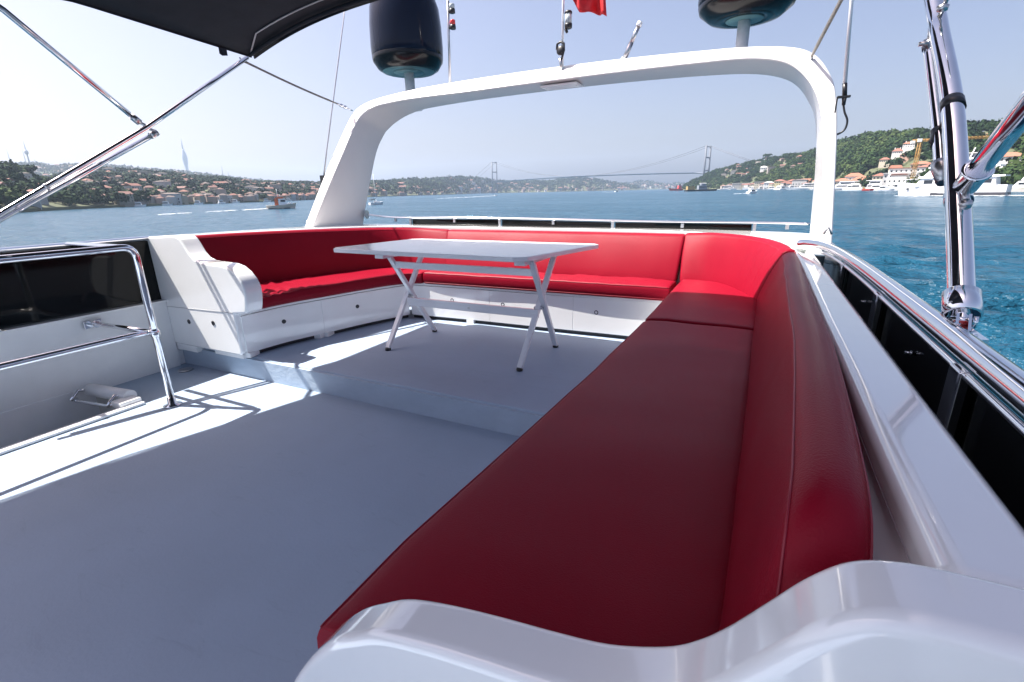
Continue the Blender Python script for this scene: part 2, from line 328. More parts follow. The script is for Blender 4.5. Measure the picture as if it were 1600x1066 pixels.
KINDS = [('cream', 'red', 11, 9, 6.5, 2.6, 0, 0, True), ('tan', 'brick', 9, 8, 6, 2.4, 1, 1, True), ('white', 'red', 13, 9, 7, 2.6, 2, 0, False),
         ('pink', 'brown', 10, 9, 8.5, 2.5, 3, 2, True), ('white', 'dark', 16, 10, 9.5, 1.2, 2, 3, True), ('yellow', 'brick', 12, 9, 7.5, 2.5, 4, 1, False),
         ('cream', 'flat grey', 18, 11, 11, 0.4, 0, 3, True)]
house_meshes = [house_mesh('house', w, d, h, rh, wallm[wi], roofm[ri], hip) for _, _, w, d, h, rh, wi, ri, hip in KINDS]
HOUSES = {}
def scatter_houses(hill, n, a0, a1, tfun, place, group, zoff=2.0, face=0.0, smin=0.8, smax=1.25):
    got = HOUSES.setdefault(hill.name, [])
    tries = 0; k = 0
    while k < n and tries < n * 30:
        tries += 1
        a = random.uniform(a0, a1); t = tfun()
        p = hill.at(np.array(a), np.array(t)); p = Vector([float(c) for c in p])
        if any((p - q).length < 17 for q in got): continue
        i = random.choice((0, 0, 1, 1, 2, 3, 4, 5, 5, 6)) ; kk = KINDS[i]
        o = bpy.data.objects.new('house', house_meshes[i]); COL.objects.link(o)
        o.location = p + Vector((0, 0, zoff)); o.rotation_euler.z = -R(a) + random.gauss(face, 0.5)
        sc_ = random.uniform(smin, smax); o.scale = (sc_, sc_, sc_)
        tag(o, 'small %s house with a %s roof %s' % (kk[0], kk[1], place), 'house', group + ', ' + kk[0] + ' with ' + kk[1] + ' roof')
        got.append(p); k += 1
tri = lambda: random.betavariate(1.1, 1.7)
scatter_houses(H_NEAR, 24, -72, -65.5, lambda: random.uniform(0.05, 0.9), 'on the near end of the left shore', 'houses at the near end of the left shore', smin=.45, smax=.7, zoff=.8)
scatter_houses(H_MID, 120, -66.5, -46, tri, 'among trees on the left shore hill', 'houses on the left shore hill', smin=.5, smax=.85, zoff=1.2)
scatter_houses(H_MID, 24, -62, -46, lambda: 0.012, 'at the water edge of the left shore', 'waterfront houses of the left shore', zoff=-.6, face=0, smin=0.6, smax=.9)
scatter_houses(H_MID, 60, -42.5, -13.5, lambda: random.betavariate(1.0, 2.2), 'on the low hill near the bridge', 'houses on the hill near the bridge', smin=1.0, smax=1.7)
scatter_houses(H_CEN, 30, -14, -7.5, tri, 'on the faint far hill under the bridge', 'houses on the far hill under the bridge', smin=1.4, smax=2.2)
housing = []
scatter_houses(H_RIGHT, 24, -4.2, 3.5, lambda: random.uniform(0.45, 0.98), 'high on the right hill below the ridge', 'houses high on the right hill', smin=0.6, smax=1.0)
scatter_houses(H_RIGHT, 16, -3.8, 4.2, lambda: 0.012, 'along the waterfront of the right shore', 'waterfront houses of the right shore', zoff=0.5, smin=0.8, smax=1.2)

def housing_mass(hill, name, n, a0, a1, tfun, smin, smax):
    """the many houses past the individual ones, as one mass"""
    v = []; f = []; mi = []; r3 = random.Random(5)
    for _ in range(n):
        a = r3.uniform(a0, a1); t = tfun(r3); p = [float(c) for c in hill.at(np.array(a), np.array(t))]
        w = r3.uniform(8, 14) * r3.uniform(smin, smax); d = w * .75; h = r3.uniform(5, 10) * (smin + smax) / 2; rh = w * .2; g = -R(a) + r3.gauss(0, .5); cs, sn = math.cos(g), math.sin(g); k = len(v)
        for x, y_, z in ((-w/2, -d/2, -5), (w/2, -d/2, -5), (w/2, d/2, -5), (-w/2, d/2, -5), (-w/2, -d/2, h), (w/2, -d/2, h), (w/2, d/2, h), (-w/2, d/2, h), (-w*.2, 0, h + rh), (w*.2, 0, h + rh)):
            v.append((p[0] + x * cs - y_ * sn, p[1] + x * sn + y_ * cs, p[2] + 1.5 + z))
        wm_ = r3.randrange(5); rm_ = 5 + r3.randrange(4)
        for q, m_ in (((0, 1, 5, 4), wm_), ((1, 2, 6, 5), wm_), ((2, 3, 7, 6), wm_), ((3, 0, 4, 7), wm_), ((4, 5, 9, 8), rm_), ((5, 6, 9), rm_), ((6, 7, 8, 9), rm_), ((7, 4, 8), rm_)):
            f.append(tuple(k + i for i in q)); mi.append(m_)
    me = bpy.data.meshes.new(name); me.from_pydata(v, [], f); me.polygons.foreach_set('material_index', mi)
    tag(link(name, me, wallm + roofm), kind='stuff')
housing_mass(H_MID, 'distant_housing_of_left_shore', 170, -66, -45, lambda r: r.betavariate(1.1, 1.3), .4, .7)
housing_mass(H_MID, 'distant_housing_by_left_waterfront', 75, -64, -42.5, lambda r: r.uniform(.004, .03), .38, .6)
housing_mass(H_MID, 'distant_housing_by_bridge', 190, -42.5, -13, lambda r: r.betavariate(.9, 2.2), .7, 1.2)
housing_mass(H_FAR, 'distant_housing_on_far_ridge', 160, -74, -51, lambda r: r.uniform(.5, 1), .9, 1.5)
housing_mass(H_CEN, 'distant_housing_of_far_city', 200, -15, -6.5, lambda r: r.uniform(.02, 1), 1.2, 2.0)
# ---- trees as far-off woods: crowns of many leaf clumps
def leaf_material(name, c1, c2, c3):
    m = bpy.data.materials.new(name); m.use_nodes = True; nt = m.node_tree; b = nt.nodes['Principled BSDF']
    b.inputs['Roughness'].default_value = 0.9; b.inputs['Specular IOR Level'].default_value = 0.15
    at = nt.nodes.new('ShaderNodeAttribute'); at.attribute_name = 'tone'
    r = nt.nodes.new('ShaderNodeValToRGB'); e = r.color_ramp.elements
    e[0].position = 0.0; e[0].color = (*c1, 1); e[1].position = 1.0; e[1].color = (*c3, 1); k = e.new(0.55); k.color = (*c2, 1)
    nt.links.new(at.outputs['Fac'], r.inputs[0]); nt.links.new(r.outputs[0], b.inputs['Base Color'])
    MATS[name] = m; return m
leaf_m = leaf_material('broad_leaves', (0.010, 0.024, 0.009), (0.024, 0.048, 0.014), (0.06, 0.085, 0.025))
leaf_l = leaf_material('hazy_leaves', (0.012, 0.024, 0.014), (0.022, 0.042, 0.022), (0.05, 0.065, 0.032))
def crowns_mesh(name, centres, radii, tones, per, squash=0.8, leaf=0.36):
    """one mesh of leaf clumps: per quads in the outer part of each crown"""
    n = len(centres); C = np.repeat(centres, per, 0); Rr = np.repeat(radii, per); tn = np.repeat(tones, per) + rng.normal(0, 0.10, n * per)
    d = rng.normal(0, 1, (n * per, 3)); d[:, 2] = np.abs(d[:, 2]) * 1.0 - 0.25; d /= np.linalg.norm(d, axis=1)[:, None]
    lump = 1 + 0.28 * np.sin(d[:, 0] * 4 + C[:, 0]) * np.sin(d[:, 1] * 5 + C[:, 1])
    p = C + d * (Rr * lump * rng.uniform(0.72, 1.05, n * per))[:, None] * np.array([1, 1, squash])
    nrm = d + rng.normal(0, 0.45, d.shape); nrm /= np.linalg.norm(nrm, axis=1)[:, None]
    u = np.cross(nrm, rng.normal(0, 1, d.shape)); u /= np.linalg.norm(u, axis=1)[:, None]; w = np.cross(nrm, u)
    s = (Rr * rng.uniform(0.5, 1.0, n * per) * leaf)[:, None]
    q = np.stack([p - u * s - w * s * .7, p + u * s - w * s * .6, p + u * s * .8 + w * s, p - u * s * .9 + w * s * .8], 1).reshape(-1, 3)
    nf = n * per; me = bpy.data.meshes.new(name)
    me.vertices.add(nf * 4); me.vertices.foreach_set('co', q.ravel().astype(np.float32))
    me.loops.add(nf * 4); me.loops.foreach_set('vertex_index', np.arange(nf * 4, dtype=np.int32))
    me.polygons.add(nf); me.polygons.foreach_set('loop_start', np.arange(0, nf * 4, 4, dtype=np.int32)); me.update(calc_edges=True)
    a = me.attributes.new('tone', 'FLOAT', 'FACE'); a.data.foreach_set('value', np.clip(tn, 0, 1).astype(np.float32))
    return me
def wood(hill, name, n, a0, a1, rmin, rmax, per, m, tpow=1.0, keep_front=16, tmax=1.04, leaf=0.36, tmin=0.0):
    pts = []; rad = []
    got = HOUSES.get(hill.name, []); G = np.array([[q.x, q.y] for q in got]) if got else np.zeros((0, 2))
    az = rng.uniform(a0, a1, n * 2); t = tmin + rng.uniform(0.0, 1, n * 2) ** tpow * (tmax - tmin)
    P = hill.at(az, t)
    for i in range(n * 2):
        r = rng.uniform(rmin, rmax); x, y, z = P[i]
        if len(G):
            D = math.hypot(x, y); ux, uy = x / D, y / D
            rel = G - np.array([x, y]); along = rel[:, 0] * ux + rel[:, 1] * uy; across = np.abs(rel[:, 0] * uy - rel[:, 1] * ux)
            if np.any((across < 5 + r * 0.8) & (along < 8) & (along > -keep_front)): continue
        pts.append((x, y, z + r * 0.75)); rad.append(r)
        if len(pts) >= n: break
    pts = np.array(pts); rad = np.array(rad)
    ton = np.clip(0.42 + 0.30 * np.sin(pts[:, 0] * 0.021 + 2 * np.sin(pts[:, 1] * 0.013)) + rng.normal(0, 0.16, len(pts)), 0.02, 0.98)
    return tag(link(name, crowns_mesh(name, pts, rad, ton, per, 0.8, leaf), m), kind='stuff')
wood(H_NEAR, 'wood_on_near_left_hill', 560, -76, -62.5, 3.0, 6.0, 90, leaf_m, leaf=.24, keep_front=9)
wood(H_MID, 'wood_on_left_shore_hill', 2500, -70, -44, 3.0, 6.0, 60, leaf_l, tpow=0.8, leaf=.26, keep_front=7)
wood(H_MID, 'wood_on_bridge_hill', 2600, -46, -12.3, 6, 12, 16, leaf_l, tpow=0.8, keep_front=40)
wood(H_CEN, 'wood_on_distant_hill', 420, -16, -5, 10, 20, 12, leaf_l)
wood(H_FAR, 'wood_on_far_ridge', 1300, -75, -50, 7, 12, 12, leaf_l, tpow=0.45)

# ---- named buildings of the right shore (walls, roof and windows as parts)
stone_w = mat('white_render', (0.78, 0.77, 0.74), 0.8, var=0.08, vscale=0.5)
stone_c = mat('cream_render', (0.66, 0.58, 0.46), 0.8, var=0.12, vscale=0.5)
stone_g = mat('grey_render', (0.42, 0.42, 0.42), 0.8, var=0.12, vscale=0.5)
pink_w = mat('salmon_render', (0.62, 0.38, 0.30), 0.8, var=0.12, vscale=0.5)
tile_o = mat('orange_tiles', (0.31, 0.135, 0.085), 0.85, var=0.2, vscale=0.8)
tile_r = mat('dull_red_tiles', (0.27, 0.115, 0.085), 0.85, var=0.25, vscale=0.8)
def building(label, c, az, w, d, h, roof='hip', rh=3.0, wm=None, rm=None, cols=6, rows=2, turn=0.0, sink=8, group=None, wing=None, chimney=False, balcony=False, win=(1.1, 1.5)):
    """c: ground point; front faces the camera side (local -Y), rotated to its bearing"""
    wm = wm or stone_w; rm = rm or tile_o
    t = thing('building', label, 'building', c, group); t.rotation_euler.z = -R(az) + turn
    if any(k_ in label for k_ in ('villa', 'lodge', 'gabled', 'beside the crane')): t.scale = (.66, .66, .66)
    def part(name, b, m, par=t):
        me = bpy.data.meshes.new(name); me.from_pydata(b.v, [], b.f); me.polygons.foreach_set('use_smooth', b.sm); me.materials.append(m)
        o = bpy.data.objects.new(name, me); COL.objects.link(o); o.parent = par; return o
    b = MB(); b.box((-w / 2, 0, -sink), (w / 2, d, h))
    if wing: b.box((wing[0], -wing[2], -sink), (wing[1], 0.2, wing[3]))
    wl = part('wall', b, wm)
    b = MB(); o = 0.7; W = w / 2 + o; y0, y1 = -o, d + o; ym = d / 2
    if roof == 'flat':
        b.box((-W, y0, h), (W, y1, h + 0.5))
    elif roof == 'gable_x':
        b.add([(-W, y0, h), (W, y0, h), (W, y1, h), (-W, y1, h), (-W, ym, h + rh), (W, ym, h + rh)], [(0, 1, 5, 4), (2, 3, 4, 5), (0, 4, 3), (1, 2, 5), (3, 2, 1, 0)], 0, False)
    elif roof == 'gable_y':
        b.add([(-W, y0, h), (W, y0, h), (W, y1, h), (-W, y1, h), (0, y0, h + rh), (0, y1, h + rh)], [(0, 4, 5, 3), (1, 2, 5, 4), (0, 1, 4), (2, 3, 5), (3, 2, 1, 0)], 0, False)
    else:
        hx = max(0.2, W - (y1 - y0) / 2)
        b.add([(-W, y0, h), (W, y0, h), (W, y1, h), (-W, y1, h), (-hx, ym, h + rh), (hx, ym, h + rh)], [(0, 1, 5, 4), (1, 2, 5), (2, 3, 4, 5), (3, 0, 4), (3, 2, 1, 0)], 0, False)
    if wing: b.box((wing[0] - .4, -wing[2] - .4, wing[3]), (wing[1] + .4, 0.1, wing[3] + .5))
    rf = part('roof', b, rm)
    if chimney:
        for cx in (-w * 0.28, w * 0.22):
            b = MB(); b.box((cx - .5, ym - .5, h), (cx + .5, ym + .5, h + rh + 1.2)); part('chimney', b, stone_w, rf)
    ww, wh = win; fl = h / rows; me0 = None
    b = MB(); b.add([(-ww / 2, 0, 0), (ww / 2, 0, 0), (ww / 2, 0, wh), (-ww / 2, 0, wh)], [(0, 1, 2, 3)], 0, False)
    mew = bpy.data.meshes.new('window'); mew.from_pydata(b.v, [], b.f); mew.materials.append(glassm)
    for r_ in range(rows):
        for k in range(cols):
            x = -w / 2 + w * (k + 0.5) / cols
            y = -0.05
            if wing and wing[0] - ww < x < wing[1] + ww:
                if r_ * fl + 0.9 + wh < wing[3]: y = -wing[2] - 0.05
            o = bpy.data.objects.new('window', mew); COL.objects.link(o); o.parent = wl; o.location = (x, y, r_ * fl + 0.9)
    if balcony:
        for r_ in range(1, rows):
            b = MB(); b.box((-w * .45, -1.4, r_ * fl - 0.1), (w * .45, -0.02, r_ * fl + 0.15)); b.box((-w * .45, -1.4, r_ * fl + 0.15), (w * .45, -1.3, r_ * fl + 1.0)); part('balcony', b, stone_w)
    HOUSES.setdefault('right_shore_hill', []).append(Vector(c))
    for k in (-0.5, 0.5): HOUSES['right_shore_hill'].append(Vector(c) + Vector((math.cos(R(az)) * w * k, -math.sin(R(az)) * w * k, 0)))
    return t
def gp(az, d, z): return pol(az, d, z)
building('white waterside mansion with long orange hipped roof and dark windows', gp(8.35, 640, -2.4), 8.35, 24, 14, 7.6, 'hip', 4.2, cols=8, rows=2, win=(1.3, 2.2))
building('low cream wing left of the white waterside mansion', gp(6.75, 636, -2.4), 6.75, 15, 11, 7.4, 'hip', 3.0, wm=stone_c, cols=5, rows=2)
building('set back pale house with orange roof behind the white waterside mansion', gp(7.6, 660, 1.5), 7.6, 17, 10, 8.2, 'hip', 3.6, wm=stone_w, cols=5, rows=2)
building('large white terraced waterfront block with flat red roof', gp(11.35, 520, -2.2), 11.35, 22, 16, 15.2, 'flat', wm=stone_w, rm=tile_r, cols=7, rows=4, wing=(-9, 1, 4, 10), balcony=True)
building('white balconied apartment block right of the terraced block', gp(13.0, 515, -2.2), 13.0, 18, 14, 15.5, 'hip', 2.2, wm=stone_w, rm=tile_r, cols=6, rows=4, balcony=True)
building('grey stone boathouse at the left foot of the terraced block', gp(10.15, 522, -2.2), 10.15, 7, 9, 11.5, 'flat', wm=stone_g, rm=stone_g, cols=2, rows=3)
building('tall gabled house with steep bright orange roof above the terraced block', gp(10.7, 575, 9), 10.7, 12, 9, 8.0, 'gable_x', 4.5, wm=stone_c, cols=4, rows=2, turn=0.5)
building('long low grey school block with two rows of windows', gp(15.9, 470, 12.5), 15.9, 22, 10, 7.5, 'flat', wm=stone_g, rm=stone_w, cols=10, rows=2)
building('orange roofed shed below the long grey block', gp(15.5, 440, 4), 15.5, 16, 10, 5.2, 'gable_x', 3.0, wm=pink_w, rm=tile_o, cols=4, rows=1)
building('yellow and white two storey waterfront house', gp(1.5, 925, -2.2), 1.5, 17, 12, 11.5, 'hip', 2.4, wm=mat('pale_yellow_render', (0.72, 0.62, 0.36), .8, var=.1), rm=tile_r, cols=5, rows=3)
building('white waterfront house beside the yellow one', gp(2.6, 920, -2.2), 2.6, 15, 12, 11.0, 'hip', 2.4, wm=stone_c, rm=tile_r, cols=4, rows=3)
building('red roofed waterfront hall near the arch leg', gp(3.75, 872, -2.2), 3.75, 26, 12, 7.5, 'hip', 6.0, wm=stone_w, rm=tile_o, cols=7, rows=2)
building('grey waterfront block behind the moored cruisers', gp(-1.9, 1190, -2.2), -1.9, 40, 12, 11.0, 'flat', wm=stone_g, rm=stone_w, cols=10, rows=3)
building('pale boxy waterfront block left of the yellow house', gp(-0.2, 1050, -2.2), -0.2, 22, 12, 12.0, 'flat', wm=stone_c, rm=stone_g, cols=6, rows=3)
building('narrow cream waterfront house next to the grey boathouse', gp(9.55, 560, -2.2), 9.55, 11, 10, 10.5, 'hip', 2.4, wm=stone_c, rm=tile_r, cols=4, rows=3)
building('white three storey block behind the gabled house', gp(11.6, 590, 4), 11.6, 20, 10, 13.0, 'hip', 2.4, wm=stone_w, rm=tile_r, cols=7, rows=4)
building('pale block just left of the steel pole with red roof', gp(12.3, 545, 0), 12.3, 14, 10, 16.5, 'hip', 2.2, wm=stone_c, rm=tile_o, cols=5, rows=5)
building('long white boatyard hall behind the small moored boats', gp(5.4, 745, -2.2), 5.4, 24, 10, 6.5, 'flat', wm=stone_w, rm=stone_g, cols=8, rows=1)
building('cream terrace house right of the red roofed hall', gp(4.75, 800, -2.2), 4.75, 14, 10, 9.5, 'hip', 2.4, wm=stone_c, rm=tile_r, cols=4, rows=2)
building('white house with grey roof beside the pale boxy block', gp(.55, 990, -2.2), .55, 16, 10, 9.5, 'hip', 2.4, wm=stone_w, rm=stone_g, cols=4, rows=2)
building('white block on the slope behind the diagonal steel brace', gp(17.5, 430, 6), 17.5, 18, 10, 9.5, 'hip', 2.6, wm=stone_w, rm=tile_o, cols=6, rows=3)
building('red roofed villa low on the wooded right hill', gp(9.65, 640, 22), 9.65, 13, 9, 4.2, 'hip', 3.2, wm=stone_c, rm=tile_r, cols=5, rows=1)
building('villa with a pointed roof in the middle of the right hill', gp(10.45, 650, 30), 10.45, 13, 9, 4.0, 'hip', 4.2, wm=stone_w, rm=tile_r, cols=5, rows=1, chimney=True)
building('small villa tucked under the pointed roof villa', gp(11.0, 632, 26), 11.0, 11, 8, 3.2, 'hip', 2.0, wm=pink_w, rm=tile_o, cols=4, rows=1)
building('white villa beside the crane jib', gp(11.15, 682, 37), 11.15, 15, 9, 6.0, 'hip', 3.0, wm=stone_w, rm=tile_o, cols=5, rows=2, chimney=True)
building('red roofed lodge near the ridge of the right hill', gp(12.45, 738, 50), 12.45, 14, 9, 3.6, 'hip', 3.2, wm=stone_c, rm=tile_r, cols=4, rows=1, chimney=True)
building('broad terraced villa on the hilltop at the far right', gp(16.75, 640, 47), 16.75, 17, 10, 5.5, 'hip', 2.2, wm=stone_c, rm=stone_g, cols=6, rows=2, balcony=True)
building('pink house with pointed gable on the far right slope', gp(16.1, 560, 24), 16.1, 9, 8, 6.5, 'gable_y', 3.5, wm=pink_w, rm=tile_r, cols=3, rows=2)
building('orange roofed house high on the far right slope', gp(16.55, 600, 36), 16.55, 11, 8, 4.0, 'hip', 2.6, wm=pink_w, rm=tile_o, cols=3, rows=1)
building('white cottage alone on the green right hill', gp(-0.1, 1230, 36), -0.1, 14, 9, 5, 'hip', 2.5, wm=stone_w, rm=stone_w, cols=4, rows=1)
wood(H_RIGHT, 'wood_on_right_hill', 2900, -7.6, 26, 3.5, 7.0, 110, leaf_m, tpow=0.85, keep_front=26, leaf=.22, tmin=.10)
def lone_tree(label, p, h, r, kind='pine_tree'):
    t = thing(kind, label, 'tree', p)
    b = MB(); b.tube([p, p + Vector((.3, 0, h * .5)), p + Vector((0.1, 0, h))], [.5, .4, .15], 6); b.build('trunk', mat('bark', (0.09, 0.06, 0.04), .9, var=.3), t)
    c = np.array([[p.x, p.y, p.z + h]] + [[p.x + random.uniform(-r, r) * .7, p.y + random.uniform(-r, r) * .5, p.z + h + random.uniform(-r, r) * .2] for _ in range(4)])
    link('crown', crowns_mesh('crown', c, np.array([r * .7] * 5), np.array([.15] * 5), 60, 0.45), leaf_m, t)
def ground(h, az, t): return Vector([float(c) for c in h.at(np.array(az), np.array(t))])
lone_tree('dark umbrella pine standing out on the near left hill', ground(H_NEAR, -69.9, 0.97), 9.5, 7)
lone_tree('umbrella pine silhouetted on the ridge left of the steel pole', ground(H_RIGHT, 12.6, 1.0), 11, 4.5)
lone_tree('small round pine on the ridge of the right hill', ground(H_RIGHT, 11.45, 1.0), 9.5, 2.6)
lone_tree('dark pine rising above the villas on the left part of the right hill', ground(H_RIGHT, 0.1, 0.98), 11, 7)

# ---- suspension bridge
br_g = mat('bridge_grey_steel', (0.11, 0.12, 0.145), 0.6, var=0.1, vscale=0.05)
TL, TR = Vector((-1250, 2324, 0)), Vector((-180, 1881, 0)); ax = (TR - TL).normalized(); side = Vector((-ax.y, ax.x, 0))
bt = thing('suspension_bridge', 'faint grey suspension bridge crossing the strait between both shores', 'bridge', (TL.x, TL.y, WZ))
for T, top in ((TL, 150), (TR, 138)):
    b = MB()
    for s in (-1, 1):
        c = T + side * 15 * s
        b.tube([(c.x, c.y, WZ), (c.x, c.y, top)], [3.6, 2.8], 8)
    tw = b.build('tower_legs', br_g, bt); tw.name = 'tower'
    b = MB()
    for z in (58, 100, top - 3):
        p, q = T - side * 15, T + side * 15; b.tube([(p.x, p.y, z), (q.x, q.y, z)], 2.6, 6)
    b.build('crossbeam', br_g, tw)
b = MB(); path = []
for k in range(41):
    t = -0.17 + 1.3 * k / 40; p = TL.lerp(TR, t); path.append(Vector((p.x, p.y, 50 + 8 * (1 - (2 * t - 1) ** 2) - (3 if t > 1 else 0))))
b.loft([[p + side * 15 + Vector((0, 0, 1.6)), p - side * 15 + Vector((0, 0, 1.6)), p - side * 11 - Vector((0, 0, 1.6)), p + side * 11 - Vector((0, 0, 1.6))] for p in path], True, 0, smooth=False)
b.build('deck_girder', mat('bridge_deck_paint', (0.30, 0.31, 0.33), .6), bt)
for s in (-1, 1):
    b = MB(); pts = []
    for k in range(33):
        t = k / 32; p = TL.lerp(TR, t); z0 = 150 + (138 - 150) * t; sag = 4 * 84 * t * (1 - t); pts.append(p + side * 15 * s + Vector((0, 0, z0 - sag)))
    b.tube(pts, 0.75, 6)
    p0 = TL - ax * 230; p1 = TR + ax * 240
    b.tube([p0 + side * 15 * s + Vector((0, 0, 45)), TL + side * 15 * s + Vector((0, 0, 150))], 0.75, 6)
    b.tube([TR + side * 15 * s + Vector((0, 0, 138)), p1 + side * 15 * s + Vector((0, 0, 45))], 0.75, 6)
    b.build('main_cable', br_g, bt)

# ---- masts and the tall tower of the far ridge
tvm = mat('pale_concrete', (0.40, 0.42, 0.45), 0.7, var=0.05, vscale=0.02)
t = thing('telecom_tower', 'tall slender tower with a swollen waist on the far left ridge', 'tower', (-3676, 2230, 120))
b = MB(); b.lathe((-3676, 2230, 0), [(15, 120), (11, 160), (9, 190), (10, 215), (14, 240), (17, 262), (17, 285), (12, 310), (7, 325), (6, 332)], 16); b.build('shaft', tvm, t)
b = MB(); b.lathe((-3676, 2230, 0), [(5, 330), (3.6, 370), (1.6, 405)], 8); b.build('antenna', tvm, t)
for az, zb, zt, r, lab in ((-69.55, 132, 232, 3.2, 'tallest thin antenna mast on the far left ridge'), (-69.75, 132, 203, 1.6, 'thin antenna mast just left of the tallest one'), (-70.65, 128, 201, 1.5, 'leftmost thin antenna mast on the far ridge'), (-69.2, 134, 166, 1.6, 'short antenna mast right of the tallest one'), (-55.88, 90, 156, 1.5, 'thin mast on the ridge right of the tall tower'), (-55.4, 86, 128, 1.4, 'short thin mast at the right end of the far ridge')):
    b = MB(); p = pol(az, 2800); b.tube([(p.x, p.y, zb), (p.x, p.y, zb + (zt - zb) * .55), (p.x, p.y, zt)], [r, r * .8, r * .25], 6)
    if r > 3: b.lathe((p.x, p.y, zb), [(r, 48), (6.5, 52), (6.5, 62), (r * .6, 66)], 10)
    tag(b.build('antenna_mast', tvm), lab, 'mast')

# ---- yellow tower crane
yel = mat('crane_yellow', (0.46, 0.25, 0.05), 0.6, var=0.2, vscale=0.5)
cp = pol(11.9, 500); t = thing('tower_crane', 'yellow tower crane with long level jib above the white blocks', 'crane', (cp.x, cp.y, 6))
def lattice(b, p, q, w, n, r=0.14):
    p, q = Vector(p), Vector(q); d = (q - p).normalized(); u = d.orthogonal().normalized(); v = d.cross(u)
    cs = [(u * a + v * c) * w / 2 for a, c in ((-1, -1), (1, -1), (1, 1), (-1, 1))]
    for c in cs: b.tube([p + c, q + c], r, 4)
    for k in range(n):
        a = p.lerp(q, k / n); e = p.lerp(q, (k + 1) / n)
        for i in range(4): b.tube([a + cs[i], e + cs[(i + 1) % 4]], r * .7, 4)
b = MB(); lattice(b, (cp.x, cp.y, 4), (cp.x, cp.y, 31.5), 1.9, 12, 0.22); b.build('mast', yel, t)
b = MB(); j = Vector((math.cos(R(12)), -math.sin(R(12)), 0)); lattice(b, Vector((cp.x, cp.y, 32.2)) - j * 5, Vector((cp.x, cp.y, 31.6)) + j * 38, 1.2, 22, 0.16); b.build('jib', yel, t)
b = MB(); b.box((cp.x - 1.9, cp.y - 1.6, 31), (cp.x + .6, cp.y + 1, 33.4)); b.box((cp.x - 5.6, cp.y - .6, 30.2), (cp.x - 3.2, cp.y + 2, 32.2)); b.build('cab', stone_w, t)

# ================================================================== boats on the water
hullw = mat('boat_white', (0.80, 0.80, 0.80), 0.3, var=0.05, vscale=1)
hullb = mat('boat_black', (0.02, 0.022, 0.03), 0.35, var=0.2, vscale=1)
orange = mat('boat_orange', (0.62, 0.13, 0.04), 0.5, var=0.15, vscale=1)
hullr = mat('boat_red', (0.55, 0.07, 0.06), 0.5, var=0.2, vscale=0.4)
boatgl = mat('boat_window', (0.015, 0.02, 0.025), 0.08)
tan_c = mat('brown_cargo', (0.38, 0.27, 0.11), 0.8, var=0.3, vscale=0.4)
greysh = mat('ship_grey', (0.20, 0.23, 0.27), 0.6, var=0.15, vscale=0.4)
foam = mat('sea_foam', (0.85, 0.88, 0.90), 0.9, var=0.12, vscale=3)
class Boat:
    """local frame: +X bow, origin amidships on the waterline"""
    def __init__(s, name, label, cat, p, head, group=None):
        s.t = thing(name, label, cat, p, group); s.t.rotation_euler.z = head
    def part(s, name, b, m, par=None):
        me = bpy.data.meshes.new(name); me.from_pydata(b.v, [], b.f); me.polygons.foreach_set('use_smooth', b.sm); me.materials.append(m)
        bm = bmesh.new(); bm.from_mesh(me); bmesh.ops.recalc_face_normals(bm, faces=bm.faces); bm.to_mesh(me); bm.free()
        o = bpy.data.objects.new(name, me); COL.objects.link(o); o.parent = par or s.t; return o
    def hull(s, L, B, F, m, rake=0.12, sheer=0.25, stern=0.85):
        b = MB(); rings = []
        for k in range(13):
            u = k / 12; x = -L / 2 + L * u
            w = B / 2 * (stern + (1 - stern) * min(1, u * 3)) * (1 - max(0, (u - .55) / .45) ** 2.0) + 0.03
            zt = F * (1 + sheer * max(0, (u - .4) / .6) ** 1.6); xr = x + L * rake * max(0, (u - .6) / .4) ** 1.5
            rings.append([(x, -w * .8, -.6), (x, w * .8, -.6), (x * .5 + xr * .5, w * .97, zt * .55), (xr, w, zt), (xr, -w, zt), (x * .5 + xr * .5, -w * .97, zt * .55)])
        b.loft(rings, True, 0, smooth=False); return s.part('hull', b, m)
    def box(s, name, a, c, m, par=None, taper=0.0):
        b = MB(); (x0, y0, z0), (x1, y1, z1) = a, c; tx = (x1 - x0) * taper
        v = [(x0, y0, z0), (x1, y0, z0), (x1, y1, z0), (x0, y1, z0), (x0 + tx * .3, y0 * .92, z1), (x1 - tx, y0 * .92, z1), (x1 - tx, y1 * .92, z1), (x0 + tx * .3, y1 * .92, z1)]
        b.add(v, [(3, 2, 1, 0), (4, 5, 6, 7), (0, 1, 5, 4), (1, 2, 6, 5), (2, 3, 7, 6), (3, 0, 4, 7)], 0, False); return s.part(name, b, m, par)
    def pole(s, name, p, q, r, m, par=None):
        b = MB(); b.tube([p, q], r, 6); return s.part(name, b, m, par)
def heading(p, q): d = Vector(q) - Vector(p); return math.atan2(d.y, d.x)
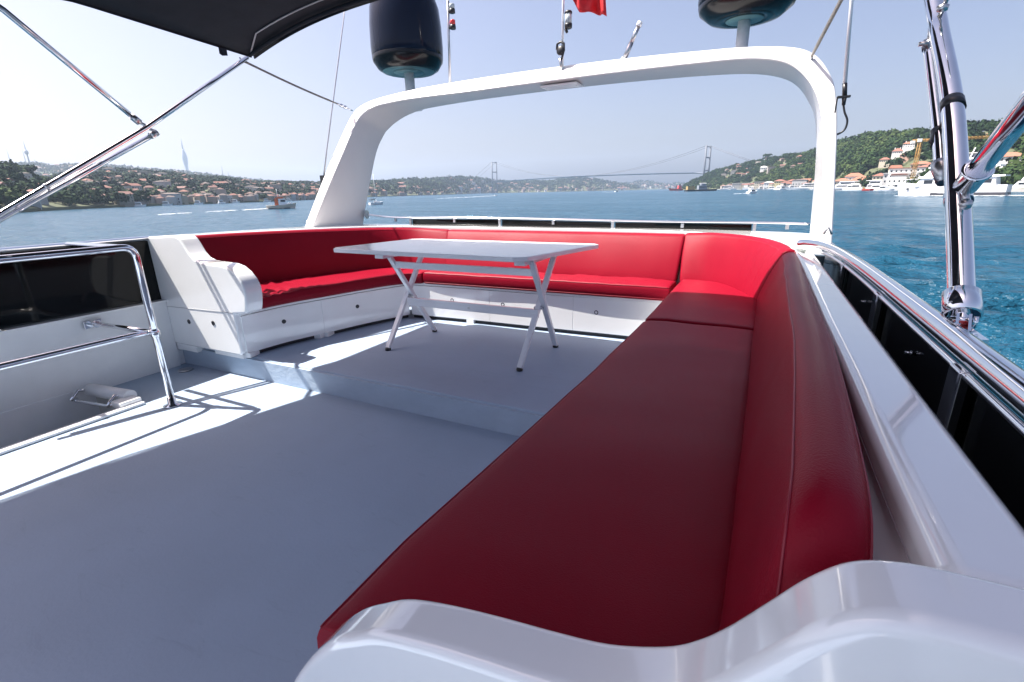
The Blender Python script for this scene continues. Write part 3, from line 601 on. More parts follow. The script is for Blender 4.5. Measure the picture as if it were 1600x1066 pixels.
# yacht passing on the right
P0, P1 = Vector((52, 262, WZ)), Vector((80.5, 245, WZ))
y = Boat('motor_yacht', 'large white three deck motor yacht passing behind the steel pole', 'yacht', (P0 + P1) / 2, heading(P1, P0))
L = (P1 - P0).length
y.hull(L, 7.2, 3.1, hullw, rake=0.05, sheer=0.35)
y.box('hull_stripe', (-L * .5, -3.5, .15), (L * .16, 3.5, 1.0), hullb)
d1 = y.box('main_deckhouse', (-L * .40, -3.0, 3.0), (L * .34, 3.0, 5.4), hullw, taper=.08)
d2 = y.box('upper_deckhouse', (-L * .32, -2.8, 5.8), (L * .27, 2.8, 8.2), hullw, taper=.12)
d3 = y.box('top_deckhouse', (-L * .22, -2.4, 8.6), (L * .18, 2.4, 10.4), hullw, taper=.2)
y.box('main_deck_overhang', (-L * .46, -3.3, 5.4), (L * .31, 3.3, 5.8), hullw); y.box('sun_deck', (-L * .40, -3.1, 8.2), (L * .23, 3.1, 8.6), hullw); y.box('hard_top', (-L * .26, -2.5, 10.4), (L * .12, 2.5, 10.75), hullw)
for k in range(6):
    x = -L * .36 + k * L * .105
    y.box('window', (x, -3.06, 3.7), (x + L * .085, 3.06, 4.8), boatgl, d1)
for k in range(5):
    x = -L * .29 + k * L * .095
    y.box('window', (x, -2.86, 6.5), (x + L * .075, 2.86, 7.7), boatgl, d2)
for k in range(3):
    x = -L * .18 + k * L * .10
    y.box('window', (x, -2.42, 9.1), (x + L * .08, 2.42, 10.0), boatgl, d3)
y.t.scale = (1, 1, 1.28)
y.pole('radar_mast', (-L * .1, 0, 10.6), (-L * .13, 0, 13.6), .2, hullw)
y.box('anchor_pocket', (L * .40, -1.9, 2.0), (L * .425, 1.9, 2.5), boatgl)
# orange pilot boat
a, c = Vector((-187, 149.5, WZ)), Vector((-180.5, 151.5, WZ)); a, c = pol(-52.3, 236, WZ), pol(-50.1, 236, WZ)
bo = Boat('pilot_boat', 'orange and white pilot boat leaving a white wake on the left', 'boat', (a + c) / 2, heading(a, c))
bo.hull(11.0, 3.6, 1.5, mat('boat_tan', (.50, .44, .36), .5, var=.1), rake=.08, sheer=.6); bo.box('dark_boot', (-5.5, -1.72, -.1), (3.6, 1.72, .45), hullb)
bo.box('bow_rail', (3.0, -1.0, 1.9), (5.0, 1.0, 2.5), hullw, taper=.3)
hs = bo.box('wheelhouse', (-.6, -1.3, 1.4), (2.8, 1.3, 4.2), hullw, taper=.18); bo.box('window', (.3, -1.34, 2.9), (2.1, 1.34, 3.7), boatgl, hs)
bo.box('orange_cabin', (-2.1, -1.25, 1.4), (-.55, 1.25, 4.3), orange, taper=.1); bo.box('orange_roof', (-1.4, -1.35, 4.2), (1.5, 1.35, 4.9), orange)
bo.pole('mast', (-.4, 0, 4.5), (-.7, 0, 8.2), .09, hullw); bo.pole('antenna', (.5, .6, 3.5), (.4, .6, 6.0), .05, hullw)
# sailing yacht
a, c = pol(-42.25, 268, WZ), pol(-40.85, 272, WZ)
sb = Boat('sailing_yacht', 'small white sailing boat with bare mast and dark awning', 'sailboat', (a + c) / 2, heading(a, c))
sb.hull(7.6, 2.5, 1.15, hullw, rake=.08, sheer=.35); sb.box('awning', (-3.4, -1.1, 2.3), (-.9, 1.1, 2.6), hullb); sb.box('cabin', (-.8, -.8, 1.1), (1.8, .8, 1.8), hullw, taper=.15)
for x in (-3.2, -1.1): sb.pole('awning_post', (x, -.9, 1), (x, -.9, 2.4), .05, chromed)
sb.pole('mast', (.2, 0, 1.6), (-.1, 0, 15.2), .09, hullw); sb.pole('boom', (.2, 0, 2.9), (-3.1, 0, 2.9), .1, hullb)
# speedboats far off
for p, hd, lab, L in ((pol(-28.2, 700, WZ), heading(pol(-34.3, 500), pol(-28.2, 700)), 'white speedboat drawing a long wake below the left bridge tower', 8), (pol(-14.6, 1150, WZ), heading(pol(-15.6, 1120), pol(-14.4, 1150)), 'tiny white speedboat far off under the middle of the bridge', 14)):
    s = Boat('speedboat', lab, 'boat', p, hd); s.hull(L, L * .3, L * .12, hullw); s.box('windscreen', (-L * .1, -L * .1, L * .1), (L * .15, L * .1, L * .2), boatgl, taper=.3)
# white cabin cruiser
p = pol(-.9, 428, WZ); s = Boat('cabin_cruiser', 'small white cabin boat crossing in front of the dark cargo ship', 'boat', p, heading(pol(-1.5, 422), pol(-.25, 436)))
s.hull(10.5, 3.4, 1.5, hullw, sheer=.5); h_ = s.box('cabin', (-3, -1.3, 1.4), (2.6, 1.3, 3.0), hullw, taper=.2); s.box('window', (-2.4, -1.34, 1.9), (1.5, 1.34, 2.6), boatgl, h_); s.box('canopy', (-3.4, -1.3, 3.7), (.6, 1.3, 3.95), hullw); s.pole('mast', (-1, 0, 3.8), (-1.2, 0, 5.4), .07, hullw)
for x in (-3, .3): s.pole('canopy_post', (x, -1.1, 2.8), (x, -1.1, 3.8), .06, hullw)
# dark cargo ship and red ship
a, c = pol(-7.55, 830, WZ), pol(-4.2, 850, WZ); s = Boat('cargo_ship', 'dark cargo ship with brown load and grey deckhouse before the right hill', 'ship', (a + c) / 2, heading(a, c))
s.hull(49, 10, 2.4, hullb, rake=.03, sheer=.3, stern=.95); s.box('deck_load', (-22, -4, 2.2), (-11, 4, 7.6), tan_c); dh = s.box('deckhouse', (-5, -4, 2.2), (9, 4, 8.6), greysh, taper=.1); s.box('bridge_house', (-1, -3.6, 8.4), (6, 3.6, 11.6), greysh, taper=.1); s.box('window', (-4, -4.05, 5.6), (8, 4.05, 6.8), boatgl, dh)
s.pole('mast', (2, 0, 11), (2, 0, 17), .35, hullb); s.pole('derrick', (12, 0, 2.4), (12, 0, 12), .35, hullb); s.box('wheelhouse_roof', (-1.6, -4, 11.5), (6.6, 4, 12.0), hullw)
a, c = pol(-9.1, 1200, WZ), pol(-7.6, 1220, WZ); s = Boat('red_ship', 'red hulled ship behind the dark cargo ship', 'ship', (a + c) / 2, heading(c, a))
s.hull(32, 8, 4.2, hullr, sheer=.4); s.box('deckhouse', (-12, -3, 4), (-4, 3, 11), hullr, taper=.1); s.pole('mast', (0, 0, 4), (0, 0, 15), .5, hullb); s.pole('crane_arm', (0, 0, 6), (9, 0, 13), .5, greysh); s.box('funnel', (-10, -1.2, 11), (-8, 1.2, 14), hullb)
# moored craft along the right shore
def moored(label, a0, a1, d, decks, m=hullw, flip=False, cat='boat', awn=None, name='moored_boat'):
    a, c = pol(a0, d, WZ), pol(a1, d, WZ); L = (c - a).length
    s = Boat(name, label, cat, (a + c) / 2, heading(c, a) if flip else heading(a, c)); F = min(2.6, L * .09 + .6)
    s.hull(L, min(7, L * .28), F, m, sheer=.4); z = F; w = min(3, L * .11)
    for k in range(decks):
        x0, x1 = -L * (.38 - .06 * k), L * (.22 - .1 * k); dk = s.box('deckhouse', (x0, -w, z), (x1, w, z + 2.5), hullw, taper=.12)
        s.box('window', (x0 + L * .03, -w * 1.02, z + .7), (x1 - L * .08, w * 1.02, z + 1.8), boatgl, dk); z += 2.7
    s.box('roof', (-L * .42, -w * 1.1, z), (L * .08, w * 1.1, z + .25), awn or hullw); return s
moored('long white cruiser moored left of the waterfront blocks', -3.95, -2.05, 1180, 2)
moored('white boat moored right of the long cruiser', -1.75, -0.35, 1060, 1, flip=True)
moored('white yacht moored just left of the arch leg', 2.3, 5.3, 800, 2, flip=True)
moored('small motor boat moored by the yellow house', 0.5, 1.4, 880, 1)
moored('long white passenger boat with a black stripe moored right of the arch', 5.2, 8.3, 590, 2, flip=True, cat='ferry').box('hull_stripe', (-15, -3.6, .2), (12, 3.6, .7), hullb)
moored('open white excursion boat with pale roof in front of the mansion', 8.4, 10.7, 530, 2, m=tan_c)
moored('red dinghy tied up before the excursion boat', 8.35, 9.2, 505, 0, m=hullr, awn=orange)
moored('white boat with dark windows moored below the terraced block', 10.3, 12.9, 500, 2, flip=True)
moored('slim white launch with a raised bow below the terraced block', 9.9, 10.7, 480, 0)
moored('white ferry with red lifebuoys moored at the far right', 17.3, 21.0, 370, 2, flip=True, cat='ferry')
moored('white motor cruiser hidden behind the diagonal steel brace', 13.2, 15.9, 440, 2)
random.seed(21)
small = moored('small white motor boat moored in the row along the right shore', 4.9, 5.6, 690, 1)
slots = [(-3.0, 1150), (-1.0, 1010), (-.2, 960), (.3, 930), (1.4, 870), (1.9, 850), (2.5, 830), (4.5, 740), (6.4, 610), (7.4, 580), (8.0, 560), (9.3, 520), (9.8, 505), (11.2, 490), (11.9, 480), (12.8, 465), (13.6, 455), (16.6, 400)]
def copy_tree(o, par=None):
    c = o.copy(); COL.objects.link(c); c.parent = par
    for ch in o.children: copy_tree(ch, c)
    return c
for k, (a_, d_) in enumerate(slots):
    c = copy_tree(small.t); c.location = pol(a_, d_, WZ); c.rotation_euler.z = -R(a_) + random.choice((0, math.pi)) + random.uniform(-.5, .5); f_ = random.uniform(.8, 1.5); c.scale = (f_, f_, f_)
left = [copy_tree(small.t) for _ in range(9)]
for k, c in enumerate(left):
    a_ = -63 + 2.1 * k + random.uniform(-.6, .6); c.location = pol(a_, float(np.interp(a_, H_MID.a, H_MID.ds)) - 12, WZ); c.rotation_euler.z = -R(a_) + random.uniform(-.6, .6); c.scale = (.8, .8, .8)
    c['label'] = 'small white boat lying off the waterfront of the left shore'; c['group'] = 'small white boats off the left shore'
small.t['group'] = 'small white boats moored along the right shore'
for c in COL.objects:
    if c.get('label') == small.t['label']: c['group'] = small.t['group']
# quay edge
b = MB(); q = [pol(a, float(np.interp(a, H_RIGHT.a, H_RIGHT.ds)) - 4, 0) for a in np.linspace(-5, 31, 80)]
b.loft([[(p.x, p.y, WZ - 1), (p.x, p.y, WZ + 1.5), (p.x * 1.01, p.y * 1.01, WZ + 1.5), (p.x * 1.01, p.y * 1.01, WZ - 1)] for p in q], True, 0, smooth=False)
tag(b.build('quay', mat('quay_concrete', (0.34, 0.33, 0.31), .85, var=.2, vscale=.3)), kind='structure')
# wakes: broken foam on the water
def wake(name, pts, w0, w1, n, h=0.18):
    pts = resample(pts, 1.0); v = []; f = []
    for i in range(n):
        u = random.random() ** 0.8; p = pts[min(int(u * (len(pts) - 1)), len(pts) - 1)]; t = (pts[-1] - pts[0]).normalized(); s_ = Vector((-t.y, t.x, 0))
        w = w0 + (w1 - w0) * u; c = p + s_ * random.gauss(0, w * .5) + t * random.uniform(-1, 1); ln = random.uniform(.5, 2.2) * (.5 + w * .25); wd = ln * random.uniform(.2, .5); a = random.uniform(-.4, .4)
        e1 = (t * math.cos(a) + s_ * math.sin(a)) * ln; e2 = (s_ * math.cos(a) - t * math.sin(a)) * wd; z = WZ + h * random.uniform(.5, 1.6)
        k = len(v); m_ = 6
        for j in range(m_):
            g = 2 * math.pi * j / m_; q_ = c + e1 * math.cos(g) * random.uniform(.7, 1) + e2 * math.sin(g) * random.uniform(.6, 1); v.append((q_.x, q_.y, z + (.06 if j % 2 else -.03)))
        f.append(tuple(range(k, k + m_)))
    me = bpy.data.meshes.new(name); me.from_pydata(v, [], f); tag(link(name, me, foam), kind='stuff')
wake('wake_foam', [pol(-54.4, 229, WZ), pol(-52.2, 236, WZ)], 1.5, 0.8, 230)
wake('trailing_foam', [pol(-57.6, 216, WZ), pol(-55.3, 224, WZ)], .7, .8, 70)
wake('old_wake_foam', [pol(-61.5, 200, WZ), pol(-59.2, 208, WZ)], .6, .7, 70)
wake('bow_foam', [pol(-52.4, 235, WZ), pol(-49.6, 235.5, WZ)], .5, .4, 130)
wake('speedboat_wake_foam', [pol(-35, 480, WZ), pol(-28.3, 697, WZ)], 1.2, 1.6, 420)
wake('far_wake_foam', [pol(-16.2, 1100, WZ), pol(-14.6, 1150, WZ)], 1.5, 2, 120)
wake('cabin_boat_wake_foam', [pol(-2.6, 415, WZ), pol(-.8, 428, WZ)], .6, .6, 110)
wake('yacht_wake_foam', [pol(23.5, 240, WZ), pol(18.4, 252, WZ)], 1.6, 1.2, 260)
wake('yacht_bow_foam', [pol(18, 249, WZ), pol(10.9, 264, WZ)], .45, .45, 300)
wake('moored_ripple_foam', [pol(5.8, 570, WZ), pol(7.5, 570, WZ)], .5, .5, 60)

# ================================================================== OUR BOAT: decks
PZ = 0.154                                   # raised aft deck
b = MB()
b.box((-3.33, -4.5, -0.12), (0.20, 2.045, 0.0)); b.box((-3.88, 1.43, -0.12), (-3.334, 2.045, -0.001))
o = b.build('deck', deckm); tag(o, kind='structure')
b = MB(); b.box((-3.871, 2.046, -0.1), (0.22, 4.3, PZ)); o = b.build('raised_deck', deckm, bevel=0.012); tag(o, kind='structure')
b = MB(); b.box((-3.87, 2.030, 0.001), (-0.45, 2.046, PZ - 0.012)); tag(b.build('deck_step_face', deckriser), kind='structure')
b = MB()
b.box((-3.85, -4.5, -0.20), (-3.334, 1.418, -0.17)); b.box((-3.85, 1.418, -0.20), (-3.334, 1.4285, -0.003)); b.box((-3.345, -4.5, -0.17), (-3.334, 1.43, -0.004))
o = b.build('stairwell', mat('beige_stair_paint', (0.50, 0.49, 0.46), .6, var=.12, vscale=4)); tag(o, kind='structure')
b = MB(); prof = [(-3.98, -0.25), (-3.92, -1.6), (-3.6, -3.9), (0.05, -3.9), (0.38, -1.6), (0.46, -0.25)]
b.loft([[(x, -6, z) for x, z in prof], [(x, 4.35, z) for x, z in prof]], True, 0, smooth=False)
tag(b.build('hull', gel), kind='structure')
# stairwell edge trim
b = MB(); b.box((-3.358, -4.5, 0.001), (-3.300, 1.45, 0.019)); tag(b.build('hatch_coaming', gel2, bevel=0.008), 'white raised trim along the stair opening in the deck', 'trim')
# hatch hinge: white roller with steel brackets
t = thing('hatch_roller', 'white roller with steel brackets at the head of the stair opening', 'roller', (-3.6, 1.33, 0))
b = MB(); b.tube([(-3.80, 1.385, 0.040), (-3.42, 1.43, 0.040)], 0.041, 22); b.build('roller', gel2, t)
b = MB(); b.box((-3.44, 1.33, 0.002), (-3.335, 1.45, 0.045)); b.build('end_block', gel2, t, bevel=.008)
for x, y in ((-3.785, 1.31), (-3.46, 1.36)):
    b = MB(); b.tube([(x, y + .045, .05), (x - .01, y + .01, .06), (x - .01, y - .02, .030), (x, y - .045, .010)], .010, 10); b.build('bracket', chrome, t)
b = MB(); b.tube([(-3.80, 1.30, .008), (-3.76, 1.285, .006), (-3.47, 1.325, .008), (-3.44, 1.36, .02)], .011, 10); b.build('side_bar', chrome, t)
# small drain in the corner
b = MB(); b.lathe((-3.70, 1.93, 0.002), [(.05, 0), (.05, .006), (.03, .007)], 20); tag(b.build('deck_drain', chromed), 'small round drain on the deck below the left armrest', 'drain')

# ------------------------------------------------------------------ bulwarks
def path_offset(p, d):
    p = [Vector(q) for q in p]; out = []
    for i in range(len(p)):
        t = (p[min(i + 1, len(p) - 1)] - p[max(i - 1, 0)]); t.z = 0; t.normalize(); out.append(p[i] + Vector((-t.y, t.x, 0)) * d)
    return out
# left bulwark (beside the stair opening) with dark windows
t = thing('bulwark', 'white left bulwark with black glossy panels beside the stairs', 'bulwark', (-3.9, 0.5, 0))
b = MB(); b.box((-3.96, -4.5, -0.25), (-3.855, 1.984, 0.50)); b.box((-3.97, 1.984, -0.25), (-3.872, 2.13, 0.174)); b.build('lower_wall', gel2, t)
b = MB(); b.box((-3.86, -4.5, -0.25), (-3.847, 1.43, 0.045)); b.build('shadow_line_strip', gel2, t, bevel=.004)  # added strip; its edge makes the dark shadow line at deck level
b = MB(); b.box((-3.97, -4.5, 0.50), (-3.835, 2.0, 0.515)); b.build('ledge', gel, t, bevel=.004)
for y0, y1 in ((-4.5, -1.2), (-1.19, 1.07), (1.08, 1.99)):
    b = MB(); b.box((-3.915, y0, 0.515), (-3.903, y1, 0.940)); b.build('black_panel', blackac, t)
b = MB(); b.tube([(-3.905, -4.5, .957), (-3.905, 2.0, .957)], .018, 14); b.build('handrail', chrome, t)
b = MB(); b.tube([(-3.915, -4.5, .925), (-3.915, 2.0, .925)], .011, 10); b.build('lower_rail', chrome, t)
for y in (-2.4, -.6, 1.055):
    b = MB(); b.tube([(-3.865, y, .515), (-3.865, y, .95)], .020, 14); b.lathe((-3.865, y, .515), [(.04, 0), (.04, .012), (.022, .016)], 18); b.build('stanchion', chrome, t)
# aft bulwark: U-shaped cap and inner wall round the sofa
inner = spline([(-3.80, 2.10, .962), (-3.70, 2.7, .955), (-3.56, 3.3, .942), (-3.36, 3.72, .93), (-3.0, 3.93, .922), (-2.4, 3.99, .917), (-1.7, 4.0, .913), (-.9, 3.985, .913), (-.35, 3.93, .905), (.0, 3.78, .893), (.15, 3.55, .875), (.195, 3.40, .868)], 8)
outer_pts = [(-3.98, 2.10, .962), (-3.985, 2.7, .955), (-3.985, 3.3, .942), (-3.985, 3.9, .925), (-3.7, 4.18, .92), (-2.4, 4.2, .915), (-1.7, 4.2, .911), (-.9, 4.2, .911), (-.1, 4.2, .903), (.40, 4.15, .89), (.45, 3.75, .873), (.45, 3.36, .866)]
outer = spline(outer_pts, 8)
t = thing('aft_bulwark', 'white bulwark curving round behind the red sofa at the stern', 'bulwark', (-1.8, 4.1, PZ))
b = MB(); b.loft([[p, q, (q[0], q[1], q[2] - .045), (p[0], p[1], p[2] - .045)] for p, q in zip(inner, outer)], True, 0, smooth=False); b.build('cap', gel, t, bevel=.012)
b = MB(); wi = path_offset(inner, -.012); b.loft([[(p[0], p[1], p[2] - .046), (p[0] * 1.0, p[1], PZ), (q[0], q[1], PZ), (q[0], q[1], q[2] - .046)] for p, q in zip(path_offset(inner, .02), path_offset(inner, .05))], True, 0, smooth=False); b.build('inner_wall', gel2, t)
b = MB(); b.loft([[(p[0], p[1], p[2] - .046), (p[0], p[1], -.3), (q[0], q[1], -.3), (q[0], q[1], q[2] - .046)] for p, q in zip(path_offset(outer, -.015), path_offset(outer, .01))], True, 0, smooth=False); b.build('outer_wall', gel, t)
# starboard coaming
t = thing('side_coaming', 'broad white coaming running along the right side beside the long bench', 'coaming', (.2, 1.8, 0))
cz = lambda y: .965 - .029 * y
ys = [.392, .6, .9, 1.3, 1.8, 2.3, 2.8, 3.2, 3.40]
xi = [.150, .152, .158, .165, .178, .190, .198, .200, .197]; xo = [.236, .240, .246, .256, .268, .280, .292, .298, .296]
b = MB(); b.loft([[(a, y_, cz(y_)), (c, y_, cz(y_) - .004), (c + .004, y_, cz(y_) - .05), (a - .004, y_, cz(y_) - .05)] for y_, a, c in zip(ys, xi, xo)], True, 0, smooth=False); b.build('cap', gel, t, bevel=.020, seg=5)
b = MB(); b.loft([[(a + .004, y_, cz(y_) - .048), (c - .004, y_, cz(y_) - .048), (c - .004, y_, 0.2), (a - .050, y_, 0.2), (a - .046, y_, cz(y_) - .14), (a - .030, y_, cz(y_) - .085)] for y_, a, c in zip(ys, xi, xo)], True, 0, smooth=False); b.build('wall', gel2, t)
# right guard rail with black panels
t = thing('guard_rail', 'polished guard rail with black panels along the right side', 'railing', (.33, 1.8, .4))
rp = spline([(.318, -1.2, .985), (.322, .2, .972), (.330, .8, .966), (.338, 1.4, .958), (.346, 2.0, .948), (.345, 2.6, .934), (.318, 3.0, .922), (.268, 3.24, .910), (.235, 3.31, .902)], 8)
b = MB(); b.tube(rp, .021, 18); b.build('handrail', chrome, t)
b = MB(); b.tube([p + Vector((.030, 0, -.012)) for p in rp if p.y < 2.75], .013, 14); b.build('outer_rail', chrome, t)
b = MB(); b.tube([p + Vector((-.014, 0, -.028)) for p in rp if p.y < 2.95], .007, 10); b.build('rail_trim', chrome, t)
for y0, y1 in ((-1.2, .954), (.956, 1.629), (1.631, 2.9)):
    q = [Vector((float(np.interp(y_, [p.y for p in rp], [p.x for p in rp])), y_, float(np.interp(y_, [p.y for p in rp], [p.z for p in rp])))) for y_ in np.linspace(y0, y1, 10)]
    b = MB(); b.loft([[(p.x - .004, p.y, p.z - .03), (p.x + .006, p.y, p.z - .03), (p.x + .006, p.y, .30), (p.x - .004, p.y, .30)] for p in q], True, 0, smooth=False); b.build('black_panel', blackac, t)
for y_ in (.955, 1.63, 2.35):
    p = min(rp, key=lambda q: abs(q.y - y_)); b = MB(); b.box((p.x - .026, y_ - .024, .5), (p.x - .008, y_ + .024, p.z - .02)); b.build('stanchion', chrome, t, bevel=.004)
for y_ in (.66, 1.26, 1.85):
    p = min(rp, key=lambda q: abs(q.y - y_)); b = MB(); b.tube([(p.x - .020, y_, p.z - .085), (p.x - .004, y_, p.z - .085)], .0028, 10); b.tube([(p.x - .010, y_, p.z - .085), (p.x - .006, y_, p.z - .085)], .005, 10); b.build('bolt', chrome, t)
# floor of the gap, coloured black to stand for the shade down there
b = MB(); b.box((.245, -1.2, .26), (.33, 3.1, .30)); b.build('gap_shade_floor', blackpl, t)
# aft guard rail
t = thing('aft_guard_rail', 'low polished rail with black panels across the stern behind the sofa', 'railing', (-1.7, 4.24, .9))
ar = spline([(-3.80, 4.12, 1.022), (-3.55, 4.2, .99), (-3.25, 4.24, .982), (-2.6, 4.25, .986), (-1.7, 4.25, .976), (-.8, 4.25, .962), (-.02, 4.24, .960), (.34, 4.17, .958)], 8)
b = MB(); b.tube(ar, .0095, 14); b.build('handrail', chrome, t)
b = MB(); b.lathe((-3.80, 4.12, 1.022), [(.045, 0), (.045, .008)], 16, axis=(1, .2, 0)); b.build('end_flange', chromed, t)
for x in (-3.31, -2.24, -1.13, -.02):
    b = MB(); z = float(np.interp(x, [p.x for p in ar], [p.z for p in ar])); b.box((x - .012, 4.235, .88), (x + .012, 4.255, z - .005)); b.build('stanchion', chromed, t, bevel=.003)
for x0, x1 in ((-3.29, -2.26), (-2.22, -1.15), (-1.11, -.04)):
    b = MB(); z0 = float(np.interp(x0, [p.x for p in ar], [p.z for p in ar])); z1 = float(np.interp(x1, [p.x for p in ar], [p.z for p in ar]))
    b.loft([[(x0, 4.25, z0 - .013), (x0, 4.26, z0 - .013), (x0, 4.26, .6), (x0, 4.25, .6)], [(x1, 4.25, z1 - .013), (x1, 4.26, z1 - .013), (x1, 4.26, .6), (x1, 4.25, .6)]], True, 0, smooth=False); b.build('black_panel', blackac, t)
for x in (-3.5, -2.75, -1.68, -.55, .2):
    z = float(np.interp(x, [p.x for p in ar], [p.z for p in ar])); b = MB(); b.box((x - .012, 4.225, z - .045), (x + .012, 4.245, z - .012)); b.build('clip', chromed, t)

# ------------------------------------------------------------------ corner sofa
sofa = thing('corner_sofa', 'red vinyl U-shaped corner sofa on white built-in benches round the stern', 'sofa', (-1.6, 3.0, PZ))
SZ = .584
# bench fronts: separate panels with round vents, a lip above and feet below
lf = spline([(-3.075, 2.02), (-3.045, 2.33), (-2.965, 2.62), (-2.875, 2.95), (-2.785, 3.2), (-2.715, 3.365)] if False else [(-3.075, 2.02, 0), (-3.045, 2.33, 0), (-2.965, 2.62, 0), (-2.875, 2.95, 0), (-2.785, 3.2, 0), (-2.715, 3.365, 0)], 6)
rf_ = spline([(-2.700, 3.372, 0), (-2.33, 3.40, 0), (-1.9, 3.415, 0), (-1.43, 3.42, 0), (-.9, 3.435, 0), (-.53, 3.44, 0)], 6)
def panel(path, z0, z1, th, name, m, i0=0.0, i1=1.0, bev=.004):
    n = len(path) - 1; q = path[int(round(i0 * n)):int(round(i1 * n)) + 1]; bk = path_offset(q, th)
    b = MB(); b.loft([[(p.x, p.y, z0), (p.x, p.y, z1), (k.x, k.y, z1), (k.x, k.y, z0)] for p, k in zip(q, bk)], True, 0, smooth=False); return b.build(name, m, sofa, bevel=bev)
lp = resample(lf, .06); rp_ = resample(rf_, .06)
panels = [(panel(lp, .185, .452, .02, 'bench_panel', gel, 0, .42), lp, .24), (panel(lp, .185, .452, .02, 'bench_panel', gel, .42, 1), lp, .66)]
panel(lp, .456, .480, .03, 'bench_lip', gel2); panel(rp_, .456, .480, .03, 'bench_lip', gel2)
panel(path_offset(lp, .03), .15, .46, .03, 'bench_core', darkhole); panel(path_offset(rp_, .03), .15, .46, .03, 'bench_core', darkhole)
for i0, i1, vs in ((0, .36, (.215,)), (.36, .70, (.43,)), (.70, 1, (.80,))):
    pn = panel(rp_, .185, .452, .02, 'bench_panel', gel, i0, i1)
    for v_ in vs:
        k = rp_[int(v_ * (len(rp_) - 1))]; b = MB(); b.lathe((k.x, k.y + .002, .345), [(.016, -.004), (.016, .003), (.012, .0035), (.010, .0015)], 16, axis=(0, -1, 0)); b.build('vent', darkhole, pn)
for pn, pth, v_ in panels:
    k = pth[int(v_ * (len(pth) - 1))]; b = MB(); b.lathe((k.x, k.y, .345), [(.016, -.004), (.016, .003), (.012, .0035), (.010, .0015)], 16, axis=(.96, -.27, 0)); b.build('vent', darkhole, pn)
for pth, fr in ((lp, (.02, .40, .46)), (rp_, (.3,))):
    for f_ in fr:
        k = pth[int(f_ * (len(pth) - 1))]; b = MB(); b.box((k.x - .05, k.y - .001, .155), (k.x + .02, k.y + .09, .19), c=(k.x, k.y), rot=.25 if pth is lp else 0); b.build('foot', gel2, sofa)
b = MB(); b.box((-.520, .40, 0.01), (-.49, 3.42, .475)); b.build('bench_panel', gel, sofa, bevel=.004)
# bench tops under the cushions
b = MB(); b.box((-.515, .40, .455), (.145, 3.9, .482)); b.build('bench_top', gel2, sofa)
b = MB(); b.box((-2.75, 3.42, .455), (-.50, 3.95, .481)); b.build('bench_top', gel2, sofa)
b = MB(); b.loft([[(p.x - .01, p.y, .455), (p.x - .01, p.y, .480), (-3.75, p.y, .480), (-3.75, p.y, .455)] for p in lp], True, 0, smooth=False); b.build('bench_top', gel2, sofa)

def wob(p, s=5.0, a=1.0): return mnoise.noise(Vector(p) * s) * a
SEATSEC = [(.03, 0), (.006, .12), (-.004, .42), (.0, .72), (.012, .90), (.035, .98), (.075, 1.01), (.2, 1.04), (.45, 1.055), (.7, 1.04), (.88, 1.01), (.95, .95), (.985, .8), (.99, .4), (.98, 0)]
def seat_cushion(front, back, z0, z1, n, crumple=0.0, wr_from=0.0, label=None, seam=True, dip=0.0):
    F, B = lerp_path(front, n), lerp_path(back, n); rings = []; h = z1 - z0
    def ring(i, inset, k):
        f, bk = Vector(F[i]), Vector(B[i]); r = []
        for u, w in SEATSEC:
            p = f.lerp(bk, u); p = Vector((p.x, p.y, z0 + (.5 + (w - .5) * k) * h))
            q = i / n
            if w > .3 and crumple: 
                c = crumple * max(0, (wr_from - q) / wr_from) if wr_from else crumple
                p.z += c * (wob((p.x, p.y, 0), 11, .022) + wob((p.x * 2, p.y, 3), 17, .010) + .012 * math.sin(q * 120 + p.x * 18) * (1 if w > .9 else .4))
            p.z += (wob(p, 3.2, .009) + wob(p, 9.0, .0032)) * (1 if w > .5 else 0) * (.25 + .75 * min(1, max(0, u - .05) * 4))
            r.append(p)
        return r
    d0 = (Vector(F[1]) - Vector(F[0])).normalized(); d1 = (Vector(F[-1]) - Vector(F[-2])).normalized()
    def shift(r, d, a): return [p + Vector((d.x, d.y, 0)) * a for p in r]
    rings.append(shift(ring(0, 0, .90), d0, .0)); rings.append(shift(ring(0, 0, .97), d0, .004)); rings.append(shift(ring(0, 0, 1), d0, .013))
    for i in range(1, n): rings.append(ring(i, 0, 1))
    rings.append(shift(ring(n, 0, 1), d1, -.022)); rings.append(shift(ring(n, 0, .94), d1, -.006)); rings.append(ring(n, 0, .80))
    b = MB(); b.loft(rings, True, 0); o = b.build('seat_cushion', red, sofa)
    if label: o['label'] = label
    if seam:
        for idx in (4, 1):
            b = MB(); b.tube([r[idx] + Vector((0, 0, .0008)) for r in rings[1:-1]], .0018, 6); b.build('seam', redseam, o)
    return o
# right long seat and right corner seat
seat_cushion([(-.557, .390, 0), (-.560, .6, 0), (-.535, 1.05, 0), (-.50, 1.7, 0), (-.475, 2.462, 0)], [(.075, .42, 0), (.08, .9, 0), (.085, 1.7, 0), (.09, 2.468, 0)], .474, SZ - .004, 46, label='long dark red seat cushion on the right bench')
seat_cushion([(-.473, 2.478, 0), (-.468, 3.0, 0), (-.462, 3.80, 0)], [(.092, 2.482, 0), (.09, 3.1, 0), (.05, 3.80, 0)], .474, SZ, 24, label='short red seat cushion in the right corner')
# rear seat
rb = spline([(-2.50, 3.70, 0), (-2.0, 3.72, 0), (-1.3, 3.73, 0), (-.49, 3.71, 0)], 8)
rfr = spline([(-2.545, 3.375, 0), (-2.2, 3.385, 0), (-1.7, 3.395, 0), (-1.2, 3.40, 0), (-.492, 3.41, 0)], 8)
seat_cushion(rfr, rb, .474, SZ - .006, 40, crumple=.12, label='red seat cushion across the stern')
